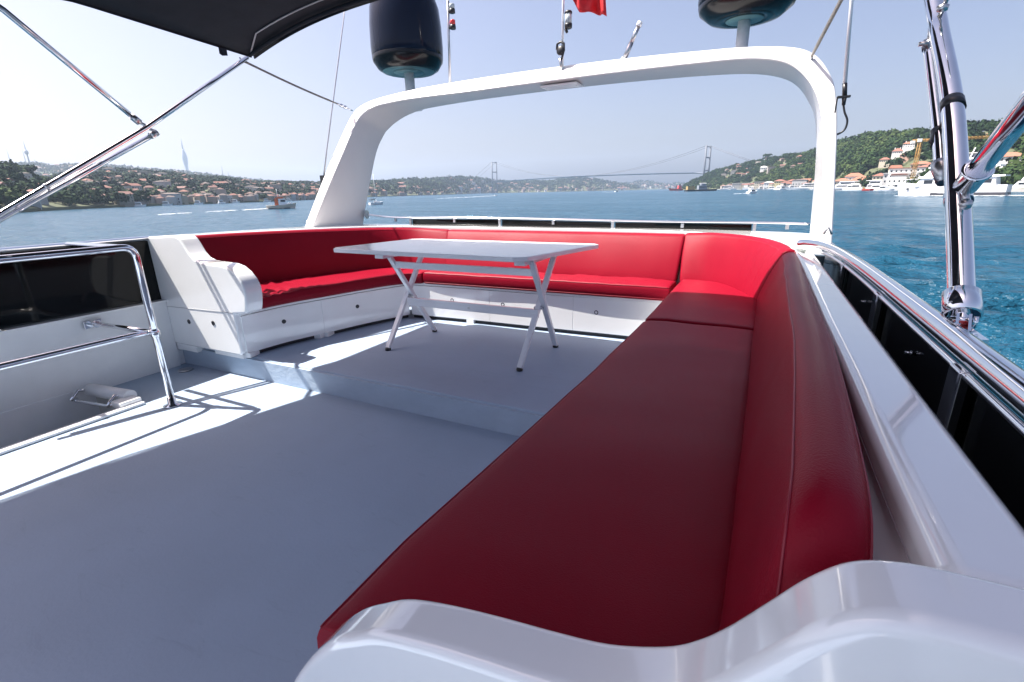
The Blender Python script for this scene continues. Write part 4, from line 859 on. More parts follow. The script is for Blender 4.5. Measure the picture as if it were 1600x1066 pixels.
# left seat, curving into the corner, crumpled near the armrest
lfr = spline([(-3.035, 2.13, 0), (-3.005, 2.4, 0), (-2.93, 2.65, 0), (-2.85, 2.95, 0), (-2.765, 3.2, 0), (-2.66, 3.33, 0), (-2.56, 3.37, 0)], 10)
lbk = spline([(-3.66, 2.13, 0), (-3.60, 2.4, 0), (-3.50, 2.7, 0), (-3.36, 3.1, 0), (-3.17, 3.52, 0), (-2.87, 3.76, 0), (-2.52, 3.80, 0)], 10)
seat_cushion(lfr, lbk, .474, SZ - .012, 54, crumple=1.15, wr_from=.42, label='crumpled red seat cushion beside the left armrest')
# right bench end facing the camera is closed by the armrest board

def back_cushion(bot, top, th_b, th_t, n, label=None, crown=.012, fold=0.0, sec_top=.03, dirf=None, seam=True):
    """front face from bottom path to top path, thickness away from the seat"""
    Bp, Tp = lerp_path(bot, n), lerp_path(top, n); rings = []
    for i in range(n + 1):
        b0, t0 = Vector(Bp[i]), Vector(Tp[i]); tt = Vector(Tp[min(i + 1, n)]) - Vector(Tp[max(i - 1, 0)]); tt.z = 0; tt.normalize()
        nn = Vector((-tt.y, tt.x, 0)) if dirf is None else Vector(dirf)
        up = (t0 - b0); L = up.length; up.normalize(); r = []
        def sec(ins, e=0.0, fr=0.0, b0=b0, up=up, L=L, nn=nn, i=i):
            """rounded rectangle in (height, depth); ins = inset towards the middle"""
            rc = max(.004, .030 - ins * .6); pts = []; lo, hi = ins, L - ins
            for (ca, cd, a0) in ((0, 0, 180), (1, 0, 90), (1, 1, 0), (0, 1, -90)):
                th = th_b + (th_t - th_b) * ca; rr = min(rc, th * .46 - ins * .46)
                y_ = (hi - rr) if ca else (lo + rr); d_ = (th - ins * .55 - rr) if cd else (ins * .55 + rr)
                for k in range(6):
                    g = R(a0 + 90 - k * 18) if True else 0
                    pts.append((y_ + rr * math.sin(g), d_ + rr * math.cos(g)))
                if ca == 0 and cd == 0:
                    for f in (.2, .4, .6, .8): pts.append((lo + rr + (hi - lo - 2 * rr) * f, ins * .55))
                if ca == 1 and cd == 1:
                    for f in (.8, .6, .4, .2): pts.append((lo + rr + (hi - lo - 2 * rr) * f, th_b + (th_t - th_b) * f - ins * .55))
            out = []
            for y_, d_ in pts:
                f = min(1, max(0, y_ / L)); th = th_b + (th_t - th_b) * f
                bulge = crown * 4 * f * (1 - f) * (1 - ins * 12)
                d2 = d_ - bulge if d_ < th * .5 else d_ + bulge * .5
                q = b0 + up * y_ + nn * d2 + e * fr
                if fold: q = q + nn * (fold * .013 * math.sin(i * 2.1 + f * 2.5) * f * (1.15 - f) * max(0.0, (i / n - .30)) * 2.2)
                q = q + nn * wob(q, 4.0, .0035)
                out.append(q)
            return out
        rings.append((sec, tt))
    RE = .022; allr = []
    for g in (80, 60, 40, 20): allr.append(rings[0][0](RE * (1 - math.cos(R(g))), rings[0][1], RE - RE * math.sin(R(g)) if False else -RE * math.sin(R(g))))
    for sec_, t_ in rings: allr.append(sec_(0, t_, 0))
    for g in (20, 40, 60, 80): allr.append(rings[-1][0](RE * (1 - math.cos(R(g))), rings[-1][1], RE * math.sin(R(g))))
    b = MB(); b.loft(allr, True, 0); o = b.build('back_cushion', red, sofa)
    if label: o['label'] = label
    if seam:
        for idx in (11, 20):
            b = MB(); b.tube([Vector(r[idx]) + Vector((0, 0, .0003)) for r in allr[2:-2]], .0016, 6); b.build('seam', redseam, o)
        if label and label.startswith('tall'):
            for idx in (11, 20):
                t_ = Vector(allr[2][idx]); b = MB(); b.tube([t_.lerp(Vector((t_.x - .012, .4085, .80)), k / 6) + Vector((0, -.010 * math.sin(math.pi * k / 6), 0)) for k in range(7)], .0015, 6); b.build('seam', redseam, o)
    return o
# right back cushion (nn must point to +X)
back_cushion([(.013, .430, SZ - .03), (.014, .52, SZ - .03), (.022, .9, SZ - .03), (.028, 1.6, SZ - .02), (.034, 2.4, SZ - .02), (.040, 3.14, SZ - .02)],
             [(.060, .430, .880), (.060, .434, .905), (.060, .444, .926), (.061, .460, .942), (.063, .484, .951), (.067, .53, .954), (.082, .8, .95), (.098, 1.1, .942), (.112, 1.6, .926), (.128, 2.2, .905), (.146, 2.8, .886), (.155, 3.15, .868)], .098, .066, 130, dirf=(1, 0, 0), label='tall dark red back cushion along the right bench')
# right corner back cushion
back_cushion(spline([(-.455, 3.70, SZ - .035), (-.30, 3.668, SZ - .035), (-.12, 3.50, SZ - .035), (.036, 3.185, SZ - .035)], 6), spline([(-.470, 3.90, .902), (-.26, 3.80, .912), (-.02, 3.58, .908), (.10, 3.36, .897), (.150, 3.19, .880)], 6), .10, .07, 26, fold=1.0, label='sunlit red back cushion curving round the right corner')
# rear back cushion
back_cushion([(-.520, 3.705, SZ - .035), (-1.2, 3.725, SZ - .035), (-2.0, 3.715, SZ - .035), (-2.50, 3.69, SZ - .035)][::-1], [(-.500, 3.885, .893), (-1.2, 3.915, .893), (-2.0, 3.905, .894), (-2.585, 3.87, .895)][::-1], .12, .085, 36, dirf=(0, 1, 0), label='long bright red back cushion across the stern')
# left back cushion in two lengths
back_cushion(spline([(-3.60, 2.14, SZ - .035), (-3.50, 2.4, SZ - .035), (-3.40, 2.7, SZ - .035), (-3.26, 3.1, SZ - .035), (-3.1, 3.45, SZ - .035), (-2.86, 3.65, SZ - .035), (-2.52, 3.69, SZ - .035)], 8), spline([(-3.640, 2.14, .968), (-3.57, 2.45, .965), (-3.47, 2.8, .957), (-3.34, 3.2, .943), (-3.2, 3.52, .930), (-2.98, 3.78, .915), (-2.61, 3.868, .898)], 8), .10, .065, 46, label='long dark red back cushion along the left bench')

# left armrest (profile across the boat)
armL = [(-3.93, .175), (-3.10, .175), (-3.082, .20), (-3.085, .475), (-2.962, .490), (-2.945, .53), (-2.930, .60), (-2.930, .655), (-2.955, .71), (-2.995, .752), (-3.05, .785), (-3.12, .802), (-3.24, .806), (-3.34, .812), (-3.405, .830), (-3.452, .870), (-3.488, .925), (-3.520, .965), (-3.555, .982), (-3.60, .985), (-3.93, .968)]
al = MB(); al.prism_xz(armL, 1.985, 2.115); armo = al.build('armrest', gel, sofa, bevel=.022, seg=4, angle=25); armo['label'] = 'white S-curved armrest at the left end of the sofa'
for x, z in ((-3.62, .37), (-3.335, .388)):
    b = MB(); b.lathe((x, 1.985, z), [(.017, -.004), (.017, .003), (.012, .0035), (.010, .0015)], 16, axis=(0, -1, 0)); b.build('vent', darkhole, armo)
for x0, x1 in ((-3.87, -3.62), (-3.40, -3.09)):
    b = MB(); b.box((x0, 1.995, PZ - .002 if x0 > -3.5 else .13), (x1, 2.11, .182)); b.build('foot', gel2, armo)
b = MB(); b.tube([(-3.86, 1.984, .465), (-3.10, 1.984, .482)], .0018, 6); b.build('panel_joint', glint_joint, armo)
# right armrest nearest the camera
top = [(-.628, .38), (-.614, .405), (-.588, .462), (-.556, .515), (-.516, .576), (-.476, .626), (-.436, .666), (-.398, .692), (-.355, .717), (-.293, .735), (-.22, .749), (-.148, .760), (-.090, .772), (-.036, .796), (-.008, .818), (.016, .846), (.042, .884), (.064, .917), (.084, .940), (.100, .951), (.118, .957), (.140, .960), (.20, .961), (.236, .960)]
top = [(p.x, p.y) for p in spline([(x, z, 0) for x, z in top], 5)]
prof = [(-.628, .02)] + top + [(.300, .957), (.300, .02)]
ar_ = MB(); ar_.prism_xz(prof, .325, .395); armr = ar_.build('armrest', gel, sofa, bevel=.014, seg=5, angle=40); armr['label'] = 'glossy white wavy armrest in the foreground'

# ------------------------------------------------------------------ folding table
tb = thing('folding_table', 'white folding table on crossed legs on the raised deck', 'table', (-1.78, 2.83, PZ))
TZ = PZ + .72
prof = [(-2.645, 2.50), (-2.60, 2.455), (-1.20, 2.405), (-1.06, 2.44), (-.955, 3.20), (-.99, 3.25), (-2.40, 3.265), (-2.47, 3.24)]
b = MB(); b.loft([[(-2.655, 2.53, z), (-2.615, 2.475, z), (-1.205, 2.425, z), (-1.135, 2.47, z), (-.945, 3.21, z), (-.985, 3.255, z), (-2.44, 3.265, z), (-2.515, 3.225, z)] for z in (TZ - .028, TZ)], True, 0, smooth=False)
topo = b.build('tabletop', tablew, tb, bevel=.005)
b = MB(); b.loft([[(-2.55, 2.56, z), (-1.24, 2.50, z), (-1.08, 3.19, z), (-2.45, 3.19, z)] for z in (TZ - .036, TZ - .029)], True, 0, smooth=False); b.build('underframe', tablew, topo)
def bar(p, q, w, h, up=(0, 0, 1)):
    p, q, up = Vector(p), Vector(q), Vector(up); d = (q - p).normalized(); s_ = d.cross(up).normalized(); u = s_.cross(d)
    m = MB(); m.loft([[c + s_ * a * w / 2 + u * e * h / 2 for a, e in ((-1, -1), (1, -1), (1, 1), (-1, 1))] for c in (p, q)], True, 0, smooth=False); return m
for x0, dx in ((-2.262, .0), (-1.215, .03)):
    for k, (ya, yb) in enumerate(((2.545, 3.07), (3.075, 2.60))):
        xo_ = x0 + (.016 if k else -.016)
        xt = xo_ + (.06 if k == 0 else -.045) * (1 if x0 < -2 else .3)
        lg = bar((xo_, ya, PZ + .016), (xo_ + dx, yb, TZ - .036), .026, .036, (1, 0, 0)).build('leg', tablew, tb, bevel=.004)
        b = MB(); b.lathe((xo_, ya, PZ + .001), [(.020, 0), (.022, .010), (.016, .018)], 14); b.build('foot_cap', blackpl, lg)
    b = MB(); b.tube([(x0 - .03, 2.81, PZ + .345), (x0 + .032, 2.81, PZ + .345)], .009, 10); b.build('pivot_bolt', chromed, tb)
    b = MB(); b.box((x0 - .03, 2.52, TZ - .062), (x0 + .04, 3.15, TZ - .037)); b.build('cleat', tablew, tb, bevel=.004)
bar((-2.25, 2.66, TZ - .120), (-1.19, 2.66, TZ - .120), .020, .045).build('stretcher', tablew, tb, bevel=.003)
lw = bar((-2.245, 2.775, PZ + .315), (-1.20, 2.775, PZ + .315), .022, .058).build('stretcher', tablew, tb, bevel=.003)
b = MB(); b.lathe((-1.72, 2.763, PZ + .310), [(.008, 0), (.008, .003)], 10, axis=(0, -1, 0)); b.build('screw', chromed, lw)

# ------------------------------------------------------------------ stair rail
t = thing('stair_rail', 'polished steel two bar rail guarding the stair opening', 'railing', (-3.131, 1.513, 0))
X, Y = -3.131, 1.513; tr = .0195
def arc(p, c, q, n=6):
    p, c, q = Vector(p), Vector(c), Vector(q); return [(p * (1 - k / n) ** 2 + c * 2 * (k / n) * (1 - k / n) + q * (k / n) ** 2) for k in range(n + 1)]
b = MB(); b.tube([(X, Y, .004)] + arc((X, Y, .91), (X, Y, .972), (X, Y - .065, .972)) + [(X, -2.0, .968)], tr, 18); post = b.build('post', chrome, t)
b = MB(); b.tube([(X - .01, Y - .01, .955), (X - .09, Y, .963), (-3.87, Y, .963)], tr * .9, 16); b.build('cross_rail', chrome, t)
b = MB(); b.tube([(X - .03, Y, .470)] + arc((X - .028, Y - .02, .472), (X - .0, Y - .05, .478), (X, Y - .11, .482)) + [(X, -2.0, .49)], tr * .9, 16); b.build('middle_rail', chrome, t)
b = MB(); b.tube([(X, Y, .468), (-3.83, Y, .455)], tr * .8, 16); b.build('cross_rail', chrome, t)
b = MB(); b.lathe((X, Y, .468), [(.0, -.032), (.018, -.028), (.027, -.012), (.027, .012), (.018, .028), (.0, .032)], 18); b.build('joint', chrome, t)
b = MB(); b.lathe((X, Y, .001), [(.052, 0), (.052, .006), (.024, .012), (.022, .05)], 22); b.build('foot_plate', chrome, t)
b = MB(); b.box((-3.854, Y - .05, .425), (-3.835, Y + .05, .475)); b.tube([(-3.84, Y, .455), (-3.79, Y, .455)], .026, 14); b.build('wall_bracket', chrome, t, bevel=.003)
b = MB(); b.lathe((X, -.9, .001), [(.052, 0), (.052, .006), (.02, .012), (.0195, .97)], 18); b.build('post', chrome, t)

# ------------------------------------------------------------------ radar arch
t = thing('radar_arch', 'white moulded radar arch spanning the stern', 'arch', (-1.78, 3.75, .9))
fo = [(-3.952, 3.38, .90), (-3.960, 3.68, 1.322), (-3.966, 3.96, 1.698), (-3.955, 4.18, 1.985), (-3.91, 4.262, 2.095), (-3.78, 4.315, 2.160), (-3.59, 4.335, 2.191), (-3.2, 4.358, 2.226), (-2.54, 4.371, 2.246), (-1.78, 4.376, 2.252), (-1.1, 4.368, 2.242), (-.55, 4.352, 2.220), (-.206, 4.338, 2.200), (.083, 4.298, 2.150), (.225, 4.240, 2.070), (.318, 4.130, 1.925), (.361, 4.015, 1.770), (.385, 3.80, 1.48), (.405, 3.36, .86)]
archm = mat('arch_gelcoat', (0.60, 0.59, 0.585), 0.22, var=0.05, vscale=3, bump=0.05, bscale=8, coat=0.25)
fi = [(-3.838, 3.38, .90), (-3.830, 3.68, 1.322), (-3.828, 3.955, 1.69), (-3.822, 4.13, 1.93), (-3.78, 4.205, 2.025), (-3.67, 4.248, 2.082), (-3.52, 4.268, 2.104), (-3.2, 4.277, 2.119), (-2.5, 4.279, 2.120), (-1.78, 4.281, 2.124), (-1.1, 4.281, 2.124), (-.55, 4.276, 2.116), (-.20, 4.265, 2.102), (.015, 4.225, 2.052), (.135, 4.163, 1.968), (.228, 4.062, 1.834), (.285, 3.93, 1.660), (.318, 3.72, 1.376), (.344, 3.36, .86)]
ri = [(-3.838, 4.09, .89), (-3.850, 4.25, 1.255), (-3.846, 4.432, 1.66), (-3.79, 4.515, 1.84), (-3.74, 4.545, 1.905), (-3.62, 4.580, 1.985), (-3.47, 4.602, 2.040), (-3.25, 4.622, 2.080), (-2.6, 4.634, 2.107), (-1.78, 4.637, 2.114), (-1.1, 4.634, 2.108), (-.55, 4.627, 2.090), (-.20, 4.614, 2.064), (.008, 4.592, 2.016), (.140, 4.560, 1.940), (.232, 4.500, 1.813), (.290, 4.438, 1.672), (.322, 4.316, 1.401), (.340, 4.07, .84)]
def ro(i):
    a, c, d = Vector(fo[i]), Vector(fi[i]), Vector(ri[i]); return d + (a - c)
secs = []
n0 = len(fo); par = [spline([fo[i] for i in range(n0)], 5), spline(fi, 5), spline(ri, 5), spline([ro(i) for i in range(n0)], 5)]
b = MB(); b.loft([[par[0][k], par[1][k], par[2][k], par[3][k]] for k in range(len(par[0]))], True, 0, smooth=False)
arch = b.build('arch_frame', archm, t, bevel=.016, seg=4, angle=40)
hp = MB(); hp.loft([[(-1.86, 4.345, z), (-1.52, 4.347, z), (-1.52, 4.52, z), (-1.86, 4.52, z)] for z in (2.112, 2.098)], True, 0, smooth=False); hpo = hp.build('access_plate', gel2, t, bevel=.003)
for x in (-1.83, -1.55):
    b = MB(); b.lathe((x, 4.43, 2.0975), [(.006, 0), (.006, .002)], 10, axis=(0, 0, -1)); b.build('screw', chromed, hpo)
for x, y in ((-3.83, 3.36), (.365, 3.345)):
    b = MB(); b.tube([(x - .02, y - .01, .955), (x, y - .015, .995), (x + .02, y - .01, .955)], .007, 8); b.build('eye_bolt', chromed, t)

# ------------------------------------------------------------------ satellite domes, lights, antennas on the arch
polem = mat('pole_alloy', (0.74, 0.75, 0.77), 0.35, metal=0.0, var=0.15, vscale=30)
t = thing('satellite_dome', 'tall dark blue satellite dome on the left of the arch', 'dome', (-3.50, 4.66, 2.2))
c = (-3.50, 4.66, 0)
b = MB(); b.lathe(c, [(0.350, 2.557), (0.368, 2.599), (0.372, 2.683), (0.366, 2.871), (0.350, 3.028), (0.303, 3.164), (0.209, 3.247), (0.000, 3.289)], 48); b.build('shell', domeb, t)
b = MB(); b.lathe(c, [(0.274, 2.458), (0.313, 2.479), (0.361, 2.547), (0.368, 2.589), (0.358, 2.604)], 48); b.build('base_ring', domek, t)
b = MB(); b.lathe(c, [(0.274, 2.459), (0.266, 2.453), (0.157, 2.452), (0.146, 2.461)], 40); b.build('underside', mat('dome_underside_teal', (.05, .12, .13), .35), t)
b = MB(); b.lathe(c, [(0.157, 2.453), (0.152, 2.447), (0.000, 2.446)], 40); b.build('underside_cover', domeg, t)
b = MB(); b.lathe(c, [(0.078, 2.244), (0.075, 2.271), (0.052, 2.277), (0.052, 2.453)], 24); b.build('pole', polem, t)
b = MB(); b.box((-3.58, 4.52, 2.085), (-3.42, 4.74, 2.115)); b.box((-3.56, 4.58, 2.10), (-3.44, 4.72, 2.25)); b.build('mounting_bracket', gel2, t, bevel=.004)
t = thing('satellite_dome', 'low black satellite dome above the right end of the arch', 'dome', (-.275, 4.70, 2.18))
c = (-.275, 4.70, 0)
b = MB(); b.lathe(c, [(0.343, 2.575), (0.353, 2.612), (0.348, 2.739), (0.316, 2.887), (0.243, 2.992), (0.127, 3.055), (0.000, 3.071)], 48); b.build('shell', domeb, t)
b = MB(); b.lathe(c, [(0.211, 2.470), (0.264, 2.481), (0.338, 2.539), (0.350, 2.581), (0.340, 2.591)], 48); b.build('base_ring', domek, t)
b = MB(); b.lathe(c, [(0.211, 2.471), (0.206, 2.467), (0.137, 2.466), (0.132, 2.473)], 40); b.build('underside', domek, t)
b = MB(); b.lathe(c, [(0.137, 2.467), (0.132, 2.462), (0.000, 2.460)], 40); b.build('underside_cover', domeg, t)
b = MB(); b.lathe(c, [(0.065, 2.238), (0.063, 2.254), (0.046, 2.259), (0.046, 2.475)], 24); b.build('pole', polem, t)
b = MB(); b.box((-.35, 4.58, 2.135), (-.20, 4.74, 2.160)); b.box((-.33, 4.62, 2.14), (-.22, 4.74, 2.25)); b.build('mounting_bracket', gel2, t, bevel=.004)
# navigation light pole
t = thing('light_pole', 'thin steel pole carrying a white and a red navigation light', 'light pole', (-2.84, 4.42, 2.22))
b = MB(); b.tube([(-2.84, 4.42, 2.22), (-2.81, 4.42, 3.1)], .012, 10); b.build('pole', chromed, t)
for z, m_ in ((2.845, clearl), (2.715, redlens), (2.98, clearl)):
    b = MB(); b.lathe((-2.775, 4.42, z), [(.024, -.022), (.028, -.02), (.028, .012), (.024, .014)], 18); hd = b.build('light_base', blackpl, t)
    b = MB(); b.lathe((-2.775, 4.42, z), [(.025, .014), (.026, .05), (.020, .056), (0, .057)], 18); b.build('lens', m_, hd)
    b = MB(); b.box((-2.82, 4.41, z - .012), (-2.78, 4.43, z + .004)); b.build('light_arm', blackpl, hd)
# flag mast with lantern and block
t = thing('flag_mast', 'slender white mast with a black lantern and a pulley block', 'mast', (-1.655, 4.36, 2.22))
b = MB(); b.tube([(-1.655, 4.36, 2.22), (-1.650, 4.36, 3.3)], .010, 12); b.build('pole', whitepl, t)
b = MB(); b.lathe((-1.605, 4.36, 2.54), [(.022, -.025), (.030, -.02), (.032, .0), (.032, .012)], 18); lb = b.build('lantern_base', blackpl, t)
b = MB(); b.lathe((-1.605, 4.36, 2.55), [(.028, 0), (.028, .075)], 18); b.build('lens', clearl, lb)
b = MB(); b.lathe((-1.605, 4.36, 2.626), [(.031, 0), (.031, .012), (.02, .022)], 18); b.build('lantern_cap', blackpl, lb)
b = MB(); b.tube([(-1.63, 4.36, 2.52), (-1.615, 4.36, 2.49)], .012, 8); b.build('lantern_arm', blackpl, lb)
b = MB(); b.lathe((-1.668, 4.345, 2.36), [(.0, -.014), (.030, -.012), (.036, -.006), (.036, .006), (.030, .012), (0, .014)], 22, axis=(.2, 1, 0)); bk = b.build('pulley_block', blackpl, t)
b = MB(); b.tube([(-1.70, 4.345, 2.37), (-1.698, 4.345, 2.41), (-1.668, 4.345, 2.425), (-1.638, 4.345, 2.41), (-1.636, 4.345, 2.36), (-1.655, 4.345, 2.30), (-1.668, 4.345, 2.285)], .010, 8); b.build('block_strap', blackpl, bk)
b = MB(); b.tube([(-1.672, 4.345, 2.30), (-1.664, 4.345, 2.265), (-1.660, 4.345, 2.235)], .012, 8); b.build('shackle', chromed, bk)
# flag: the lower corner shows at the top of the picture
b = MB(); nx, nz = 24, 16; pts = []
for i in range(nx + 1):
    for j in range(nz + 1):
        u, v_ = i / nx, j / nz
        zb = float(np.interp(u, [0, .12, .30, .62, .85, 1.0], [2.76, 2.69, 2.612, 2.600, 2.575, 2.545]))
        x = -1.60 + .33 * u - .05 * v_ * u; z = zb + (3.08 - zb) * v_
        y_ = 4.36 + .035 * math.sin(u * 11 + v_ * 3.0) + .02 * math.sin(u * 19 - v_ * 4)
        pts.append((x, y_, z))
fc = [(i * (nz + 1) + j, (i + 1) * (nz + 1) + j, (i + 1) * (nz + 1) + j + 1, i * (nz + 1) + j + 1) for i in range(nx) for j in range(nz)]
b.add(pts, fc); fo_ = b.build('flag', flagr); sd = fo_.modifiers.new('thickness', 'SOLIDIFY'); sd.thickness = .002
tag(fo_, 'red flag flapping from the mast above the arch', 'flag')
# stub antenna
t = thing('stub_antenna', 'short tilted steel tube antenna with a white cap on the arch', 'antenna', (-1.12, 4.4, 2.24))
p, q = Vector((-1.135, 4.40, 2.235)), Vector((-1.03, 4.40, 2.46)); d = (q - p).normalized()
b = MB(); b.tube([p + d * .02, p + d * .13], .019, 16); b.tube([p + d * .13, q], .0165, 16); b.build('tube', chromed, t)
b = MB(); b.tube([p - d * .01, p + d * .015], .026, 16); b.build('base', whitepl, t)
b = MB(); b.tube([q, q + d * .03], .021, 16); b.tube([q + d * .03, q + d * .036], .017, 16); b.build('cap', whitepl, t)
# whip antenna on the right leg
t = thing('whip_antenna', 'white whip antenna clamped to the outside of the right arch leg', 'antenna', (.39, 3.9, 1.75))
b = MB(); b.tube([(.384, 3.9, 1.82), (.30, 3.9, 2.9)], [.0115, .008], 12); b.build('rod', whitepl, t)
b = MB(); b.tube([(.394, 3.9, 1.75), (.384, 3.9, 1.825)], .0135, 12); b.build('ferrule', blackpl, t)
b = MB(); b.box((.355, 3.885, 1.742), (.425, 3.915, 1.754)); b.box((.352, 3.89, 1.66), (.360, 3.91, 1.75)); b.tube([(.394, 3.9, 1.742), (.396, 3.9, 1.70)], [.014, .010], 10); b.build('bracket', blackpl, t)
b = MB(); b.tube(spline([(.396, 3.9, 1.70), (.408, 3.9, 1.66), (.430, 3.9, 1.61), (.425, 3.9, 1.56), (.395, 3.9, 1.535), (.365, 3.9, 1.53), (.352, 3.9, 1.53)], 6), .006, 8); b.build('cable', blackpl, t)
# thin whip behind the left leg
t = thing('whip_antenna', 'very thin whip antenna rising behind the left leg of the arch', 'antenna', (-4.0, 3.86, 1.3))
b = MB(); b.tube([(-4.0, 3.78, 1.40), (-4.0, 3.86, 1.65), (-4.0, 4.31, 2.94), (-4.0, 4.42, 3.3)], [.008, .007, .005, .004], 8); b.build('rod', chromed, t)
b = MB(); b.box((-4.012, 3.74, 1.34), (-3.955, 3.80, 1.42)); b.build('bracket', blackpl, t)

# ------------------------------------------------------------------ bimini awning and its steel frame
bim = thing('bimini_awning', 'dark navy canvas awning on a polished folding steel frame', 'awning', (-1.65, 1.0, 2.3))
def edge_l(y): return float(np.interp(y, [-3, .15, .6, 1.1, 1.82, 2.91], [-4.2, -4.16, -4.08, -3.93, -3.72, -3.665]))
def edge_lz(y): return float(np.interp(y, [-3, .6, 1.82, 2.91], [2.34, 2.35, 2.345, 2.272]))
def rear_y(u): return 2.91 - .06 * math.sin(math.pi * u)
rows = []; NX = 30
ysl = [-2.8, -2.2, -1.6, -1.0, -.4, .2, .7, 1.1, 1.5, 1.9, 2.2, 2.5, 2.7, 2.82, 1.0]
def canv_pt(u, y_, ur=None):
    x = edge_l(y_) + (-.05 - edge_l(y_)) * u; z = edge_lz(y_) + .165 * (1 - (2 * u - 1) ** 4) * (1 - .35 * (2 * u - 1) ** 2)  # right edge, out of view, drawn in so sky light reaches the coaming
    return Vector((x, y_, z))
ring = []
for k in range(15):
    r = []
    for i in range(NX + 1):
        u = i / NX; y1 = rear_y(u); y_ = -.68 + (y1 + .68) * (1 - (1 - k / 14) ** 1.6); p = canv_pt(u, y_); p.z -= .010 * math.sin(k * 1.3) * math.sin(u * 9) ; r.append(p)  # unseen front edge set back to brighten the shade below
    ring.append(r)
b = MB(); b.loft(ring, False, 0, closed=False); cv = b.build('canopy', canv, bim); sd = cv.modifiers.new('thickness', 'SOLIDIFY'); sd.thickness = .006; sd.offset = 1
# hem hanging at the rear and left edges
b = MB(); hem = [canv_pt(i / 40, rear_y(i / 40)) for i in range(41)]
b.loft([[p + Vector((0, .002, .004)), p + Vector((0, .012, .004)), p + Vector((0, .016, -.016)), p + Vector((0, .006, -.018))] for p in hem], True, 0, smooth=False); b.build('rear_hem', canv, cv)
b = MB(); sl = [canv_pt(0, y_) for y_ in np.linspace(-.66, 2.9, 40)]
b.loft([[p + Vector((0, 0, .004)), p + Vector((-.010, 0, .004)), p + Vector((-.012, 0, -.012)), p + Vector((-.002, 0, -.014))] for p in sl], True, 0, smooth=False); b.build('side_hem', canv, cv)
b = MB(); pts = [canv_pt(.012 + .976 * i / 40, rear_y(i / 40) - .17 + .12 * max(0, 1 - i / 3.0)) - Vector((0, 0, .012)) for i in range(41)]
b.loft([[p + Vector((0, -.006, 0)), p + Vector((0, .006, 0)), p + Vector((0, .004, .005)), p + Vector((0, -.004, .005))] for p in pts], True, 0, smooth=False); b.build('sleeve_glint', glint_joint, cv)  # pale strip paints the glint along the dark rear sleeve
b = MB(); b.tube([canv_pt(.985 * i / 40 + .007, rear_y(i / 40) - .05) - Vector((0, 0, .020)) for i in range(41)], .0135, 10); b.build('rear_sleeve', canv, cv)
b = MB(); b.tube([canv_pt(.985 * i / 40 + .007, 1.3) - Vector((0, 0, .02)) for i in range(41)], .0135, 10); b.build('front_bow', chrome, bim)
b = MB(); b.loft([[(-3.73, 2.70, 2.30), (-3.70, 2.72, 2.30), (-3.70, 2.72, 2.24), (-3.73, 2.70, 2.25)], [(-3.735, 2.68, 2.30), (-3.735, 2.70, 2.30), (-3.735, 2.70, 2.24), (-3.735, 2.68, 2.25)]], True, 0, smooth=False); b.build('strap_tab', canv, cv)
# left side legs
b = MB(); b.tube([(-3.70, 2.885, 2.262), (-3.745, 2.06, 1.683), (-3.79, 1.20, 1.150), (-3.82, .80, .975)], .0165, 14); b.build('frame_leg', chrome, bim)
b = MB(); b.tube([(-3.765, 2.10, 1.642), (-3.79, 1.60, 1.352), (-3.81, 1.15, 1.095), (-3.83, .86, .975)], .0155, 14); ll = b.build('frame_leg', chrome, bim)
b = MB(); b.tube([(-3.762, 2.13, 1.662), (-3.764, 2.085, 1.635)], .021, 14); b.tube([(-3.750, 2.05, 1.69), (-3.758, 2.115, 1.668), (-3.763, 2.135, 1.655)], .010, 10); b.build('hinge_fitting', chromed, ll)
b = MB(); b.tube([(-3.66, 1.20, 2.335), (-3.70, 1.46, 2.195), (-3.745, 2.015, 1.720)], .0165, 14); br = b.build('brace', chrome, bim)
b = MB(); b.tube([(-3.743, 1.985, 1.745), (-3.746, 2.025, 1.712)], .022, 14); b.tube([(-3.746, 2.02, 1.715), (-3.747, 2.06, 1.697), (-3.746, 2.07, 1.683)], .010, 10); b.build('hinge_fitting', chromed, br)
for p, q in (((-3.772, 1.76, 1.495), (-3.774, 1.745, 1.487)), ((-3.775, 1.46, 1.312), (-3.777, 1.445, 1.302))):
    b = MB(); b.tube([p, q], .0195, 14); b.build('clamp_ring', chromed, bim)
# right side legs
MT = [Vector(p) for p in ((.372, 1.205, 1.000), (.380, 1.355, 1.142), (.384, 1.60, 1.398), (.386, 1.86, 1.604), (.388, 1.99, 1.702), (.36, 2.36, 2.04), (.20, 2.66, 2.24), (-.06, 2.80, 2.275))]
b = MB(); b.tube(spline(MT, 6), .0215, 24); ml = b.build('frame_leg', chrome, bim)
dfo = (MT[1] - MT[0]).normalized()
b = MB(); b.tube([MT[0] - dfo * .030, MT[0] - dfo * .028, MT[0] + dfo * .022, MT[0] + dfo * .024], [.026, .030, .030, .024], 24); sk = b.build('end_socket', chrome, ml)
b = MB(); b.lathe(MT[0] + dfo * .005 + Vector((-.02, -.022, 0)), [(.004, 0), (.004, .006)], 10, axis=(-.6, -.8, 0)); b.build('set_screw', chromed, sk)
b = MB(); p0 = MT[0] - dfo * .028; ft = Vector((.348, 1.095, .972)); pv_ = p0 + (ft - p0) * .38
b.tube([p0 + dfo * .004, p0 - dfo * .004, pv_], [.012, .013, .008], 14)
b.tube([pv_ + Vector((-.017, .004, 0)), pv_ + Vector((.017, -.004, 0))], [.0075, .0075], 12); b.tube([pv_ + Vector((.014, -.003, 0)), pv_ + Vector((.021, -.005, 0))], .011, 12)
